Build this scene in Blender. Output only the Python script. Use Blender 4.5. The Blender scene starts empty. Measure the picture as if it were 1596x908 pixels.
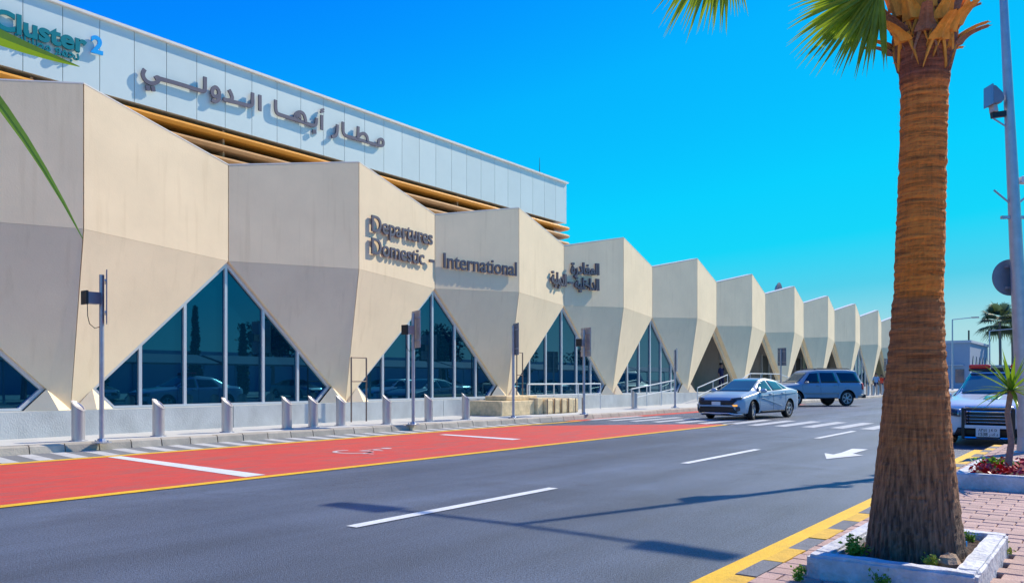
import bpy, bmesh, math, random
from mathutils import Vector, Matrix
from mathutils.bvhtree import BVHTree
from math import radians as R, sin, cos, pi, sqrt, atan2

random.seed(7)
SC = bpy.context.scene
COL = SC.collection

# ------------------------------------------------------------------ camera
EYE = 1.35
F = 1270.0
cam = bpy.data.cameras.new("camera")
camo = bpy.data.objects.new("camera", cam)
COL.objects.link(camo)
camo.location = (0, 0, EYE)
camo.rotation_euler = (R(90), 0, atan2(.6, .8) - pi / 2)
cam.sensor_width = 36
cam.lens = 36 * F / 1596
cam.shift_y = 138 / 1596
cam.clip_start = 0.05
cam.clip_end = 5000
SC.camera = camo

# ------------------------------------------------------------------ light
SUN_AZ, SUN_EL = R(-16.5), R(39.4)
SUNV = Vector((cos(SUN_AZ) * cos(SUN_EL), sin(SUN_AZ) * cos(SUN_EL), sin(SUN_EL)))
world = bpy.data.worlds.new("World")
SC.world = world
world.use_nodes = True
wn = world.node_tree
wn.nodes.clear()
wo = wn.nodes.new('ShaderNodeOutputWorld')
bg = wn.nodes.new('ShaderNodeBackground')
bg.inputs['Strength'].default_value = 0.12
sky = wn.nodes.new('ShaderNodeTexSky')
sky.sky_type = 'NISHITA'
sky.sun_disc = False
sky.sun_elevation = SUN_EL
sky.sun_rotation = pi / 2 - SUN_AZ
sky.altitude = 2000
sky.air_density = 1.0
sky.dust_density = 0.4
sky.ozone_density = 1.0
hs = wn.nodes.new('ShaderNodeHueSaturation')
hs.inputs['Saturation'].default_value = 1.5
hs.inputs['Value'].default_value = 1.0
hs.inputs['Hue'].default_value = 0.48
wn.links.new(sky.outputs[0], hs.inputs['Color'])
# the photograph is strongly graded: deep azure above, cyan lower down, pale near the horizon
EXPO = 0.85
sep = wn.nodes.new('ShaderNodeSeparateColor')
wn.links.new(hs.outputs[0], sep.inputs[0])
sk1 = wn.nodes.new('ShaderNodeMath'); sk1.operation = 'MULTIPLY'; sk1.inputs[1].default_value = .12 / 2.0
wn.links.new(sep.outputs[1], sk1.inputs[0])
skr = wn.nodes.new('ShaderNodeValToRGB')
def _lin(c): return tuple(((v / 255 + .055) / 1.055) ** 2.4 if v > 10 else v / 255 / 12.92 for v in c) + (1,)
_e = skr.color_ramp.elements
_e[0].position = 0; _e[0].color = _lin((0, 70, 205))
_e[1].position = 1; _e[1].color = _lin((235, 240, 240))
for _g, _c in ((.15, (2, 112, 240)), (.209, (4, 136, 255)), (.305, (6, 180, 255)), (.474, (10, 208, 255)), (.62, (22, 214, 250)), (.83, (84, 208, 236)), (1.15, (165, 219, 228)), (1.6, (205, 228, 232))):
    _x = _e.new(_g / 2.0); _x.color = _lin(_c)
wn.links.new(sk1.outputs[0], skr.inputs['Fac'])
sk2 = wn.nodes.new('ShaderNodeVectorMath'); sk2.operation = 'SCALE'; sk2.inputs['Scale'].default_value = 1 / (.12 * 2 ** EXPO)
wn.links.new(skr.outputs[0], sk2.inputs[0])
wn.links.new(sk2.outputs[0], bg.inputs['Color'])
wn.links.new(bg.outputs[0], wo.inputs['Surface'])
sl = bpy.data.lights.new("sun", 'SUN')
sl.energy = 3.2
sl.angle = R(0.5)
sl.color = (1.0, 0.90, 0.72)
so = bpy.data.objects.new("sun", sl)
COL.objects.link(so)
so.rotation_euler = SUNV.to_track_quat('Z', 'Y').to_euler()
so.location = (20, -20, 30)
SC.view_settings.view_transform = 'Standard'
SC.view_settings.look = 'None'
SC.view_settings.gamma = 1
SC.view_settings.exposure = EXPO


# ------------------------------------------------------------------ pixel helpers (used once, to measure the place)
def ground(u, v, z=0.0):
    dep = F * (EYE - z) / (v - 592.0)
    r = (u - 798) / F * dep
    return Vector((.8 * dep + .6 * r, .6 * dep - .8 * r, z))


def on_plane(u, v, y):
    k = (u - 798) / F
    dx, dy = .8 + .6 * k, .6 - .8 * k
    dep = y / dy
    return Vector((dx * dep, y, EYE + (592 - v) / F * dep))


def at_depth(u, v, dep):
    r = (u - 798) / F * dep
    return Vector((.8 * dep + .6 * r, .6 * dep - .8 * r, EYE + (592 - v) / F * dep))


# ------------------------------------------------------------------ materials
def mat(name, col, rough=.6, metal=0.0, var=0.0, scale=3.0, bump=0.0, bscale=40.0, col2=None, spec=None, coat=0.0,
        emis=None, tint=None, trans=0.0, stretch=None, objrand=0.0, ior=None, speck=0.0):
    m = bpy.data.materials.new(name)
    m.use_nodes = True
    nt = m.node_tree
    b = nt.nodes['Principled BSDF']
    b.inputs['Base Color'].default_value = (*col, 1)
    b.inputs['Roughness'].default_value = rough
    b.inputs['Metallic'].default_value = metal
    if spec is not None: b.inputs['Specular IOR Level'].default_value = spec
    if ior: b.inputs['IOR'].default_value = ior
    if tint: b.inputs['Specular Tint'].default_value = (*tint, 1)
    if coat:
        b.inputs['Coat Weight'].default_value = coat; b.inputs['Coat Roughness'].default_value = .22
    if emis:
        b.inputs['Emission Color'].default_value = (*emis[:3], 1)
        b.inputs['Emission Strength'].default_value = emis[3]
    N, L = nt.nodes, nt.links
    if var or bump or col2 or objrand or speck:
        g = N.new('ShaderNodeNewGeometry')
        mp = N.new('ShaderNodeMapping')
        if stretch: mp.inputs['Scale'].default_value = stretch
        L.new(g.outputs['Position'], mp.inputs['Vector'])
    cur = None
    if var or col2:
        n = N.new('ShaderNodeTexNoise')
        n.inputs['Scale'].default_value = scale
        n.inputs['Detail'].default_value = 8
        n.inputs['Roughness'].default_value = .65
        L.new(mp.outputs[0], n.inputs['Vector'])
        r = N.new('ShaderNodeValToRGB')
        r.color_ramp.elements[0].position = .3
        r.color_ramp.elements[1].position = .7
        c2 = col2 if col2 else tuple(c * (1 + var) for c in col)
        c1 = tuple(c * (1 - var) for c in col)
        r.color_ramp.elements[0].color = (*c1, 1)
        r.color_ramp.elements[1].color = (*c2, 1)
        L.new(n.outputs['Fac'], r.inputs['Fac'])
        cur = r.outputs[0]
    if speck:
        n2 = N.new('ShaderNodeTexNoise')
        n2.inputs['Scale'].default_value = 55
        n2.inputs['Detail'].default_value = 3
        L.new(mp.outputs[0], n2.inputs['Vector'])
        mr = N.new('ShaderNodeMapRange')
        mr.inputs[1].default_value = .3; mr.inputs[2].default_value = .7
        mr.inputs[3].default_value = 1 - speck; mr.inputs[4].default_value = 1 + speck
        L.new(n2.outputs['Fac'], mr.inputs[0])
        mx = N.new('ShaderNodeVectorMath'); mx.operation = 'SCALE'
        if cur: L.new(cur, mx.inputs[0])
        else: mx.inputs[0].default_value = col
        L.new(mr.outputs[0], mx.inputs['Scale'])
        cur = mx.outputs[0]
    if objrand:
        oi = N.new('ShaderNodeObjectInfo')
        mr = N.new('ShaderNodeMapRange')
        mr.inputs[3].default_value = 1 - objrand; mr.inputs[4].default_value = 1 + objrand
        L.new(oi.outputs['Random'], mr.inputs[0])
        mx = N.new('ShaderNodeVectorMath'); mx.operation = 'SCALE'
        if cur: L.new(cur, mx.inputs[0])
        else: mx.inputs[0].default_value = col
        L.new(mr.outputs[0], mx.inputs['Scale'])
        cur = mx.outputs[0]
    if cur: L.new(cur, b.inputs['Base Color'])
    if bump:
        n3 = N.new('ShaderNodeTexNoise')
        n3.inputs['Scale'].default_value = bscale
        n3.inputs['Detail'].default_value = 6
        L.new(mp.outputs[0], n3.inputs['Vector'])
        bp = N.new('ShaderNodeBump')
        bp.inputs['Strength'].default_value = bump
        bp.inputs['Distance'].default_value = .02
        L.new(n3.outputs['Fac'], bp.inputs['Height'])
        L.new(bp.outputs[0], b.inputs['Normal'])
    if trans:      # thin leaf: part of the light comes through
        tr = N.new('ShaderNodeBsdfTranslucent'); ms = N.new('ShaderNodeMixShader'); ms.inputs[0].default_value = trans
        tr.inputs['Color'].default_value = (min(1, col[0] * 1.8), min(1, col[1] * 1.6), col[2], 1)
        out = [n for n in N if n.type == 'OUTPUT_MATERIAL'][0]
        L.new(b.outputs[0], ms.inputs[1]); L.new(tr.outputs[0], ms.inputs[2]); L.new(ms.outputs[0], out.inputs['Surface'])
    return m


def wall_material():
    m = mat('wall_paint', (.90, .73, .48), .85, var=.06, scale=.7, bump=.10, bscale=30)
    nt = m.node_tree; N, L = nt.nodes, nt.links
    b = N['Principled BSDF']
    src = b.inputs['Base Color'].links[0].from_socket
    g = N.new('ShaderNodeNewGeometry')
    mp = N.new('ShaderNodeMapping'); mp.inputs['Scale'].default_value = (6, 6, .5)
    L.new(g.outputs['Position'], mp.inputs['Vector'])
    n = N.new('ShaderNodeTexNoise'); n.inputs['Scale'].default_value = 1.0; n.inputs['Detail'].default_value = 7
    L.new(mp.outputs[0], n.inputs['Vector'])
    r = N.new('ShaderNodeMapRange')
    r.inputs[1].default_value = .56; r.inputs[2].default_value = .76; r.inputs[3].default_value = 0; r.inputs[4].default_value = .30
    L.new(n.outputs['Fac'], r.inputs[0])
    mx = N.new('ShaderNodeMix'); mx.data_type = 'RGBA'
    L.new(r.outputs[0], mx.inputs['Factor'])
    L.new(src, mx.inputs['A']); mx.inputs['B'].default_value = (.66, .50, .28, 1)
    L.new(mx.outputs['Result'], b.inputs['Base Color'])
    return m


def asphalt_material():
    m = mat('asphalt', (.092, .119, .168), .50, var=.18, scale=.55, bump=.9, bscale=120, speck=.5)
    nt = m.node_tree; N, L = nt.nodes, nt.links
    b = N['Principled BSDF']
    src = b.inputs['Base Color'].links[0].from_socket
    g = N.new('ShaderNodeNewGeometry')
    mp = N.new('ShaderNodeMapping'); mp.inputs['Scale'].default_value = (.10, .9, 1)
    L.new(g.outputs['Position'], mp.inputs['Vector'])
    n = N.new('ShaderNodeTexNoise'); n.inputs['Scale'].default_value = 1.0; n.inputs['Detail'].default_value = 9
    L.new(mp.outputs[0], n.inputs['Vector'])
    r = N.new('ShaderNodeMapRange')
    r.inputs[1].default_value = .35; r.inputs[2].default_value = .68; r.inputs[3].default_value = .68; r.inputs[4].default_value = 1.38
    L.new(n.outputs['Fac'], r.inputs[0])
    mx = N.new('ShaderNodeVectorMath'); mx.operation = 'SCALE'
    L.new(src, mx.inputs[0]); L.new(r.outputs[0], mx.inputs['Scale'])
    # pale scuff flecks
    n2 = N.new('ShaderNodeTexNoise'); n2.inputs['Scale'].default_value = 9; n2.inputs['Detail'].default_value = 10
    n2.inputs['Roughness'].default_value = .8
    L.new(g.outputs['Position'], n2.inputs['Vector'])
    r2 = N.new('ShaderNodeMapRange'); r2.inputs[1].default_value = .66; r2.inputs[2].default_value = .74
    r2.inputs[3].default_value = 0; r2.inputs[4].default_value = .35
    L.new(n2.outputs['Fac'], r2.inputs[0])
    mm = N.new('ShaderNodeMix'); mm.data_type = 'RGBA'
    L.new(r2.outputs[0], mm.inputs['Factor']); L.new(mx.outputs[0], mm.inputs['A'])
    mm.inputs['B'].default_value = (.26, .26, .25, 1)
    # hairline cracks, sealed here and there, and darker mended patches
    wp = N.new('ShaderNodeTexNoise'); wp.inputs['Scale'].default_value = 1.3; wp.inputs['Detail'].default_value = 5
    L.new(g.outputs['Position'], wp.inputs['Vector'])
    wa = N.new('ShaderNodeVectorMath'); wa.operation = 'MULTIPLY_ADD'; wa.inputs[1].default_value = (1.6, 1.6, 1.6)
    L.new(wp.outputs['Color'], wa.inputs[0]); L.new(g.outputs['Position'], wa.inputs[2])
    vo = N.new('ShaderNodeTexVoronoi'); vo.feature = 'DISTANCE_TO_EDGE'; vo.inputs['Scale'].default_value = .34
    L.new(wa.outputs[0], vo.inputs['Vector'])
    cr = N.new('ShaderNodeMapRange'); cr.inputs[1].default_value = .0; cr.inputs[2].default_value = .006
    cr.inputs[3].default_value = .55; cr.inputs[4].default_value = 0
    L.new(vo.outputs['Distance'], cr.inputs[0])
    cm_ = N.new('ShaderNodeTexNoise'); cm_.inputs['Scale'].default_value = .5
    L.new(g.outputs['Position'], cm_.inputs['Vector'])
    cg = N.new('ShaderNodeMapRange'); cg.inputs[1].default_value = .50; cg.inputs[2].default_value = .58
    L.new(cm_.outputs['Fac'], cg.inputs[0])
    cf = N.new('ShaderNodeMath'); cf.operation = 'MULTIPLY'
    L.new(cr.outputs[0], cf.inputs[0]); L.new(cg.outputs[0], cf.inputs[1])
    m2 = N.new('ShaderNodeMix'); m2.data_type = 'RGBA'; m2.inputs['B'].default_value = (.035, .04, .05, 1)
    L.new(cf.outputs[0], m2.inputs['Factor']); L.new(mm.outputs['Result'], m2.inputs['A'])
    pt = N.new('ShaderNodeTexNoise'); pt.inputs['Scale'].default_value = .28; pt.inputs['Detail'].default_value = 12; pt.inputs['Roughness'].default_value = .62
    L.new(g.outputs['Position'], pt.inputs['Vector'])
    pr = N.new('ShaderNodeMapRange'); pr.inputs[1].default_value = .54; pr.inputs[2].default_value = .60; pr.inputs[3].default_value = 1; pr.inputs[4].default_value = .76
    L.new(pt.outputs['Fac'], pr.inputs[0])
    ps = N.new('ShaderNodeVectorMath'); ps.operation = 'SCALE'
    L.new(m2.outputs['Result'], ps.inputs[0]); L.new(pr.outputs[0], ps.inputs['Scale'])
    L.new(ps.outputs[0], b.inputs['Base Color'])
    return m


def paint_material(name, col, under=(.10, .10, .11), wear=.5, streak=(1, 1, 1), lo=.52, hi=.75):
    """road paint that has flaked off in places down to the asphalt"""
    m = mat(name, col, .7, var=.08, scale=2.0, bump=.35, bscale=110, speck=.12)
    nt = m.node_tree; N, L = nt.nodes, nt.links
    b = N['Principled BSDF']
    src = b.inputs['Base Color'].links[0].from_socket
    g = N.new('ShaderNodeNewGeometry')
    mp = N.new('ShaderNodeMapping'); mp.inputs['Scale'].default_value = streak
    L.new(g.outputs['Position'], mp.inputs['Vector'])
    n = N.new('ShaderNodeTexNoise'); n.inputs['Scale'].default_value = 3; n.inputs['Detail'].default_value = 12
    n.inputs['Roughness'].default_value = .75
    L.new(mp.outputs[0], n.inputs['Vector'])
    r = N.new('ShaderNodeMapRange'); r.inputs[1].default_value = lo; r.inputs[2].default_value = hi
    r.inputs[3].default_value = 0; r.inputs[4].default_value = wear
    L.new(n.outputs['Fac'], r.inputs[0])
    mm = N.new('ShaderNodeMix'); mm.data_type = 'RGBA'
    L.new(r.outputs[0], mm.inputs['Factor']); L.new(src, mm.inputs['A'])
    mm.inputs['B'].default_value = (*under, 1)
    L.new(mm.outputs['Result'], b.inputs['Base Color'])
    return m


def bark_material():
    m = bpy.data.materials.new('palm_bark'); m.use_nodes = True
    nt = m.node_tree; N, L = nt.nodes, nt.links
    b = N['Principled BSDF']; b.inputs['Roughness'].default_value = .9
    g = N.new('ShaderNodeNewGeometry')
    sx = N.new('ShaderNodeSeparateXYZ'); L.new(g.outputs['Position'], sx.inputs[0])
    zr = N.new('ShaderNodeValToRGB')       # dark brown at the foot, stepping to bright orange halfway up
    mr = N.new('ShaderNodeMapRange'); mr.inputs[1].default_value = .2; mr.inputs[2].default_value = 3.6
    nz = N.new('ShaderNodeTexNoise'); nz.inputs['Scale'].default_value = 6
    L.new(g.outputs['Position'], nz.inputs['Vector'])
    ad = N.new('ShaderNodeMath'); ad.operation = 'MULTIPLY_ADD'; ad.inputs[1].default_value = .10
    L.new(nz.outputs['Fac'], ad.inputs[0]); L.new(sx.outputs[2], ad.inputs[2])
    L.new(ad.outputs[0], mr.inputs[0]); L.new(mr.outputs[0], zr.inputs['Fac'])
    els = zr.color_ramp.elements
    els[0].position = 0; els[0].color = (.13, .09, .065, 1)
    els[1].position = 1; els[1].color = (.42, .14, .07, 1)
    for p, c in ((.10, (.19, .115, .07, 1)), (.24, (.42, .17, .055, 1)), (.505, (.58, .20, .055, 1)), (.515, (.95, .28, .035, 1)),
                 (.90, (.95, .28, .05, 1)), (.935, (.40, .12, .06, 1))):
        e = els.new(p); e.color = c
    # rings + vertical cracks
    mp = N.new('ShaderNodeMapping'); mp.inputs['Scale'].default_value = (1.2, 1.2, 16)
    L.new(g.outputs['Position'], mp.inputs['Vector'])
    n1 = N.new('ShaderNodeTexNoise'); n1.inputs['Scale'].default_value = 3; n1.inputs['Detail'].default_value = 9
    n1.inputs['Roughness'].default_value = .7
    L.new(mp.outputs[0], n1.inputs['Vector'])
    mp2 = N.new('ShaderNodeMapping'); mp2.inputs['Scale'].default_value = (22, 22, 2.2)
    L.new(g.outputs['Position'], mp2.inputs['Vector'])
    n2 = N.new('ShaderNodeTexNoise'); n2.inputs['Scale'].default_value = 2.4; n2.inputs['Detail'].default_value = 6
    L.new(mp2.outputs[0], n2.inputs['Vector'])
    hz = N.new('ShaderNodeMapRange'); hz.inputs[1].default_value = .5; hz.inputs[2].default_value = 1.5
    L.new(sx.outputs[2], hz.inputs[0])
    mx = N.new('ShaderNodeMix'); mx.data_type = 'FLOAT'
    L.new(hz.outputs[0], mx.inputs['Factor']); L.new(n2.outputs['Fac'], mx.inputs['A'])
    av = N.new('ShaderNodeMath'); av.operation = 'MULTIPLY_ADD'; av.inputs[1].default_value = .18
    sc = N.new('ShaderNodeMath'); sc.operation = 'MULTIPLY'; sc.inputs[1].default_value = .82
    L.new(n1.outputs['Fac'], sc.inputs[0]); L.new(n2.outputs['Fac'], av.inputs[0]); L.new(sc.outputs[0], av.inputs[2])
    L.new(av.outputs[0], mx.inputs['B'])
    cm = N.new('ShaderNodeMapRange'); cm.inputs[1].default_value = .36; cm.inputs[2].default_value = .62
    cm.inputs[3].default_value = .38; cm.inputs[4].default_value = 1.45
    L.new(mx.outputs['Result'], cm.inputs[0])
    vs = N.new('ShaderNodeVectorMath'); vs.operation = 'SCALE'
    L.new(zr.outputs[0], vs.inputs[0]); L.new(cm.outputs[0], vs.inputs['Scale'])
    L.new(vs.outputs[0], b.inputs['Base Color'])
    bp = N.new('ShaderNodeBump'); bp.inputs['Strength'].default_value = 1.0; bp.inputs['Distance'].default_value = .05
    L.new(mx.outputs['Result'], bp.inputs['Height']); L.new(bp.outputs[0], b.inputs['Normal'])
    return m


M = dict(
    wall=wall_material(),
    coping=mat('coping_metal', (.80, .76, .68), .5, var=.05),
    plinth=mat('plinth_render', (.52, .54, .52), .85, var=.16, scale=1.6, bump=.4, bscale=35, stretch=(1, 1, .7)),
    pave=mat('pavement_concrete', (.55, .55, .52), .85, var=.10, scale=1.2, bump=.3, bscale=60, speck=.08),
    kerb=mat('kerb_stone', (.46, .41, .33), .85, var=.16, scale=4, bump=.5, bscale=40, objrand=.12),
    kerb_grey=mat('kerb_grey', (.15, .16, .18), .8, var=.2, scale=9, bump=.5, bscale=60, objrand=.1),
    kerb_yellow=mat('kerb_yellow', (.72, .42, .03), .75, var=.18, scale=9, bump=.4, bscale=60),
    asphalt=asphalt_material(),
    red=paint_material('red_lane_paint', (.64, .055, .035), (.30, .12, .10), .85, (.30, 1.5, 1), .47, .66),
    yellow=paint_material('yellow_paint', (.85, .50, .01), (.30, .22, .08), .35),
    white=paint_material('white_paint', (.72, .74, .72), (.22, .22, .22), .5),
    zebra=paint_material('crossing_paint', (.50, .52, .52), (.20, .21, .22), .8, (.5, 2, 1)),
    white2=paint_material('thin_white_paint', (.62, .55, .54), (.5, .10, .09), .8),
    faint=paint_material('worn_white_paint', (.55, .55, .54), (.22, .22, .23), .8),
    paver=mat('paver_block', (.50, .33, .27), .85, var=.14, scale=7, bump=.5, bscale=70, objrand=.13),
    paverplain=mat('plain_paving', (.50, .36, .29), .9, var=.1, scale=2, bump=.3),
    carpark=mat('pale_concrete', (.56, .50, .40), .9, var=.08, scale=.6, bump=.2),
    gutter=mat('gutter_concrete', (.19, .20, .21), .85, var=.15, scale=3, bump=.4, speck=.2),
    mortar=mat('joint_sand', (.12, .09, .075), .95, var=.2, scale=20, bump=.4),
    earth=mat('soil', (.09, .055, .035), .95, var=.35, scale=25, bump=1, bscale=50),
    farland=mat('dry_ground', (.30, .27, .23), .95, var=.12, scale=.2, bump=.3),
    glass=mat('window_glass', (.001, .020, .042), .012, ior=2.15, tint=(.12, .66, 1.0)),
    alu=mat('window_aluminium', (.66, .68, .70), .35, .35),
    clad=mat('cladding_panel', (.63, .70, .67), .42, .15, var=.035, scale=.8, objrand=.03),
    dark=mat('backing_brown', (.055, .035, .025), .8),  # plain dark brown of the wall behind the louvres
    slat=mat('louvre_slat', (.46, .27, .12), .6, var=.1, scale=2),
    slat_sunlit=mat('louvre_slat_sunlit', (.66, .29, .035), .55, var=.08, scale=2),  # top louvre only: its sunlit brightness is put into the colour
    letter=mat('letter_bronze', (.135, .115, .15), .42, .35, var=.1, scale=8),
    teal=mat('letter_teal', (.0, .19, .22), .35, .1),
    cyan=mat('letter_cyan', (.0, .36, .82), .35),
    steel=mat('galvanised_steel', (.42, .44, .50), .38, .6, var=.12, scale=6),
    bollard=mat('brushed_steel', (.52, .50, .52), .36, .75, var=.08, scale=10, stretch=(1, 1, .1)),
    signback=mat('sign_back', (.20, .24, .30), .5, .4, var=.1, scale=4),
    signedge=mat('sign_aluminium', (.45, .42, .42), .45, .5, var=.2, scale=8),
    black=mat('black_plastic', (.015, .016, .018), .45),
    rail=mat('white_rail', (.66, .68, .68), .4, .1),
    rust=mat('bronze_tube', (.20, .15, .12), .5, .3),
    sand=mat('sandstone_block', (.78, .60, .34), .9, var=.25, scale=5, bump=.7, bscale=25),
    bark=bark_material(),
    stub=mat('palm_leaf_base', (.80, .34, .05), .75, var=.3, scale=14, bump=.6, bscale=50, stretch=(1, 1, .4)),
    stub2=mat('palm_leaf_base_grey', (.30, .15, .10), .85, var=.4, scale=12, bump=.8, bscale=50),
    fibre=mat('palm_fibre', (.30, .13, .06), .9, var=.3, scale=20),
    frond=mat('palm_leaf', (.20, .30, .03), .45, var=.4, scale=9, trans=.4),
    leaf=mat('yucca_leaf', (.15, .28, .02), .38, var=.35, scale=14, trans=.3),
    leafdark=mat('leaf_dark', (.035, .065, .02), .6, var=.35, scale=3),
    palmfar=mat('far_palm_leaf', (.08, .13, .075), .6, var=.3, scale=3, trans=.3),
    leafmid=mat('leaf_green', (.10, .24, .02), .55, var=.4, scale=9, trans=.3),
    lime=mat('leaf_lime', (.36, .40, .03), .55, var=.3, scale=14),
    flower=mat('red_flower', (.55, .01, .02), .5, var=.4, scale=20),
    thinbark=mat('yucca_bark', (.30, .21, .17), .9, var=.25, scale=20, bump=.7, bscale=60),
    planter=mat('white_planter_paint', (.66, .66, .68), .7, var=.38, scale=6, bump=.9, bscale=22, col2=(.72, .73, .76)),
    stone=mat('tan_stone', (.42, .27, .16), .85, var=.2, scale=12, bump=.6),
    tyre=mat('tyre_rubber', (.018, .018, .02), .8),
    rim=mat('alloy_rim', (.55, .57, .60), .28, .8),
    rimd=mat('rim_gap', (.03, .03, .035), .6),
    carglass=mat('car_glass', (.05, .11, .12), .03, ior=1.8),
    carglassd=mat('tinted_car_glass', (.004, .008, .02), .04, ior=1.7),
    chrome=mat('chrome', (.75, .75, .77), .12, 1.0),
    lamp=mat('headlamp_glass', (.30, .33, .36), .08, .5),
    lampd=mat('headlamp_dark', (.05, .06, .075), .08, .3),
    amber=mat('amber_lens', (.85, .35, .05), .2, emis=(1, .45, .08, .6)),
    redlens=mat('red_lens', (.45, .01, .015), .2),
    lightbar=mat('light_bar_red', (.80, .03, .02), .18),
    plate=mat('number_plate', (.75, .75, .74), .5),
    sedan=mat('pale_blue_car_paint', (.28, .40, .50), .38, .0, coat=.3),
    suv=mat('blue_car_paint', (.30, .38, .45), .40, .0, coat=.2),
    suvroof=mat('pewter_car_paint', (.44, .41, .36), .35, .3, coat=.4),
    whitecar=mat('white_car_paint', (.74, .77, .80), .22, coat=.8),
    silvercar=mat('silver_car_paint', (.50, .52, .54), .25, .5, coat=.8),
    green=mat('green_emblem', (.0, .42, .30), .35),
    skin=mat('skin', (.30, .17, .11), .6),
    hair=mat('hair', (.015, .012, .01), .7),
    navy=mat('navy_cloth', (.015, .02, .07), .9),
    lblue=mat('light_blue_cloth', (.20, .38, .62), .9),
    orange=mat('red_orange_cloth', (.75, .07, .03), .9),
    yel=mat('orange_cloth', (.85, .35, .05), .9),
    canopy=mat('shade_canopy_cloth', (.30, .31, .31), .8, var=.1),
    farwall=mat('far_wall', (.30, .36, .44), .85, var=.04),
    farwall2=mat('far_wall_light', (.48, .50, .54), .85, var=.04),
    winfar=mat('far_window', (.04, .08, .13), .1),
    interior=mat('interior_wall', (.33, .29, .25), .9, var=.08),
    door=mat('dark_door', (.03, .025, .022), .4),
)


# ------------------------------------------------------------------ object helpers
def link(o, parent=None):
    COL.objects.link(o)
    if parent is not None: o.parent = parent
    return o


def tag(o, label=None, cat=None, group=None, kind=None):
    if label: o['label'] = label
    if cat: o['category'] = cat
    if group: o['group'] = group
    if kind: o['kind'] = kind
    return o


def empty(name, loc=(0, 0, 0), rz=0, label=None, cat=None, group=None):
    o = bpy.data.objects.new(name, None)
    o.empty_display_size = .2
    o.location = loc
    o.rotation_euler = (0, 0, rz)
    COL.objects.link(o)
    return tag(o, label, cat, group)


def copy_tree(o, parent=None):
    c = o.copy()
    COL.objects.link(c)
    if parent is not None: c.parent = parent
    for ch in [x for x in ALLCH.get(o.name, [])]:
        d = copy_tree(ch, c)
        ALLCH.setdefault(c.name, []).append(d)
    return c


ALLCH = {}


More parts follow.
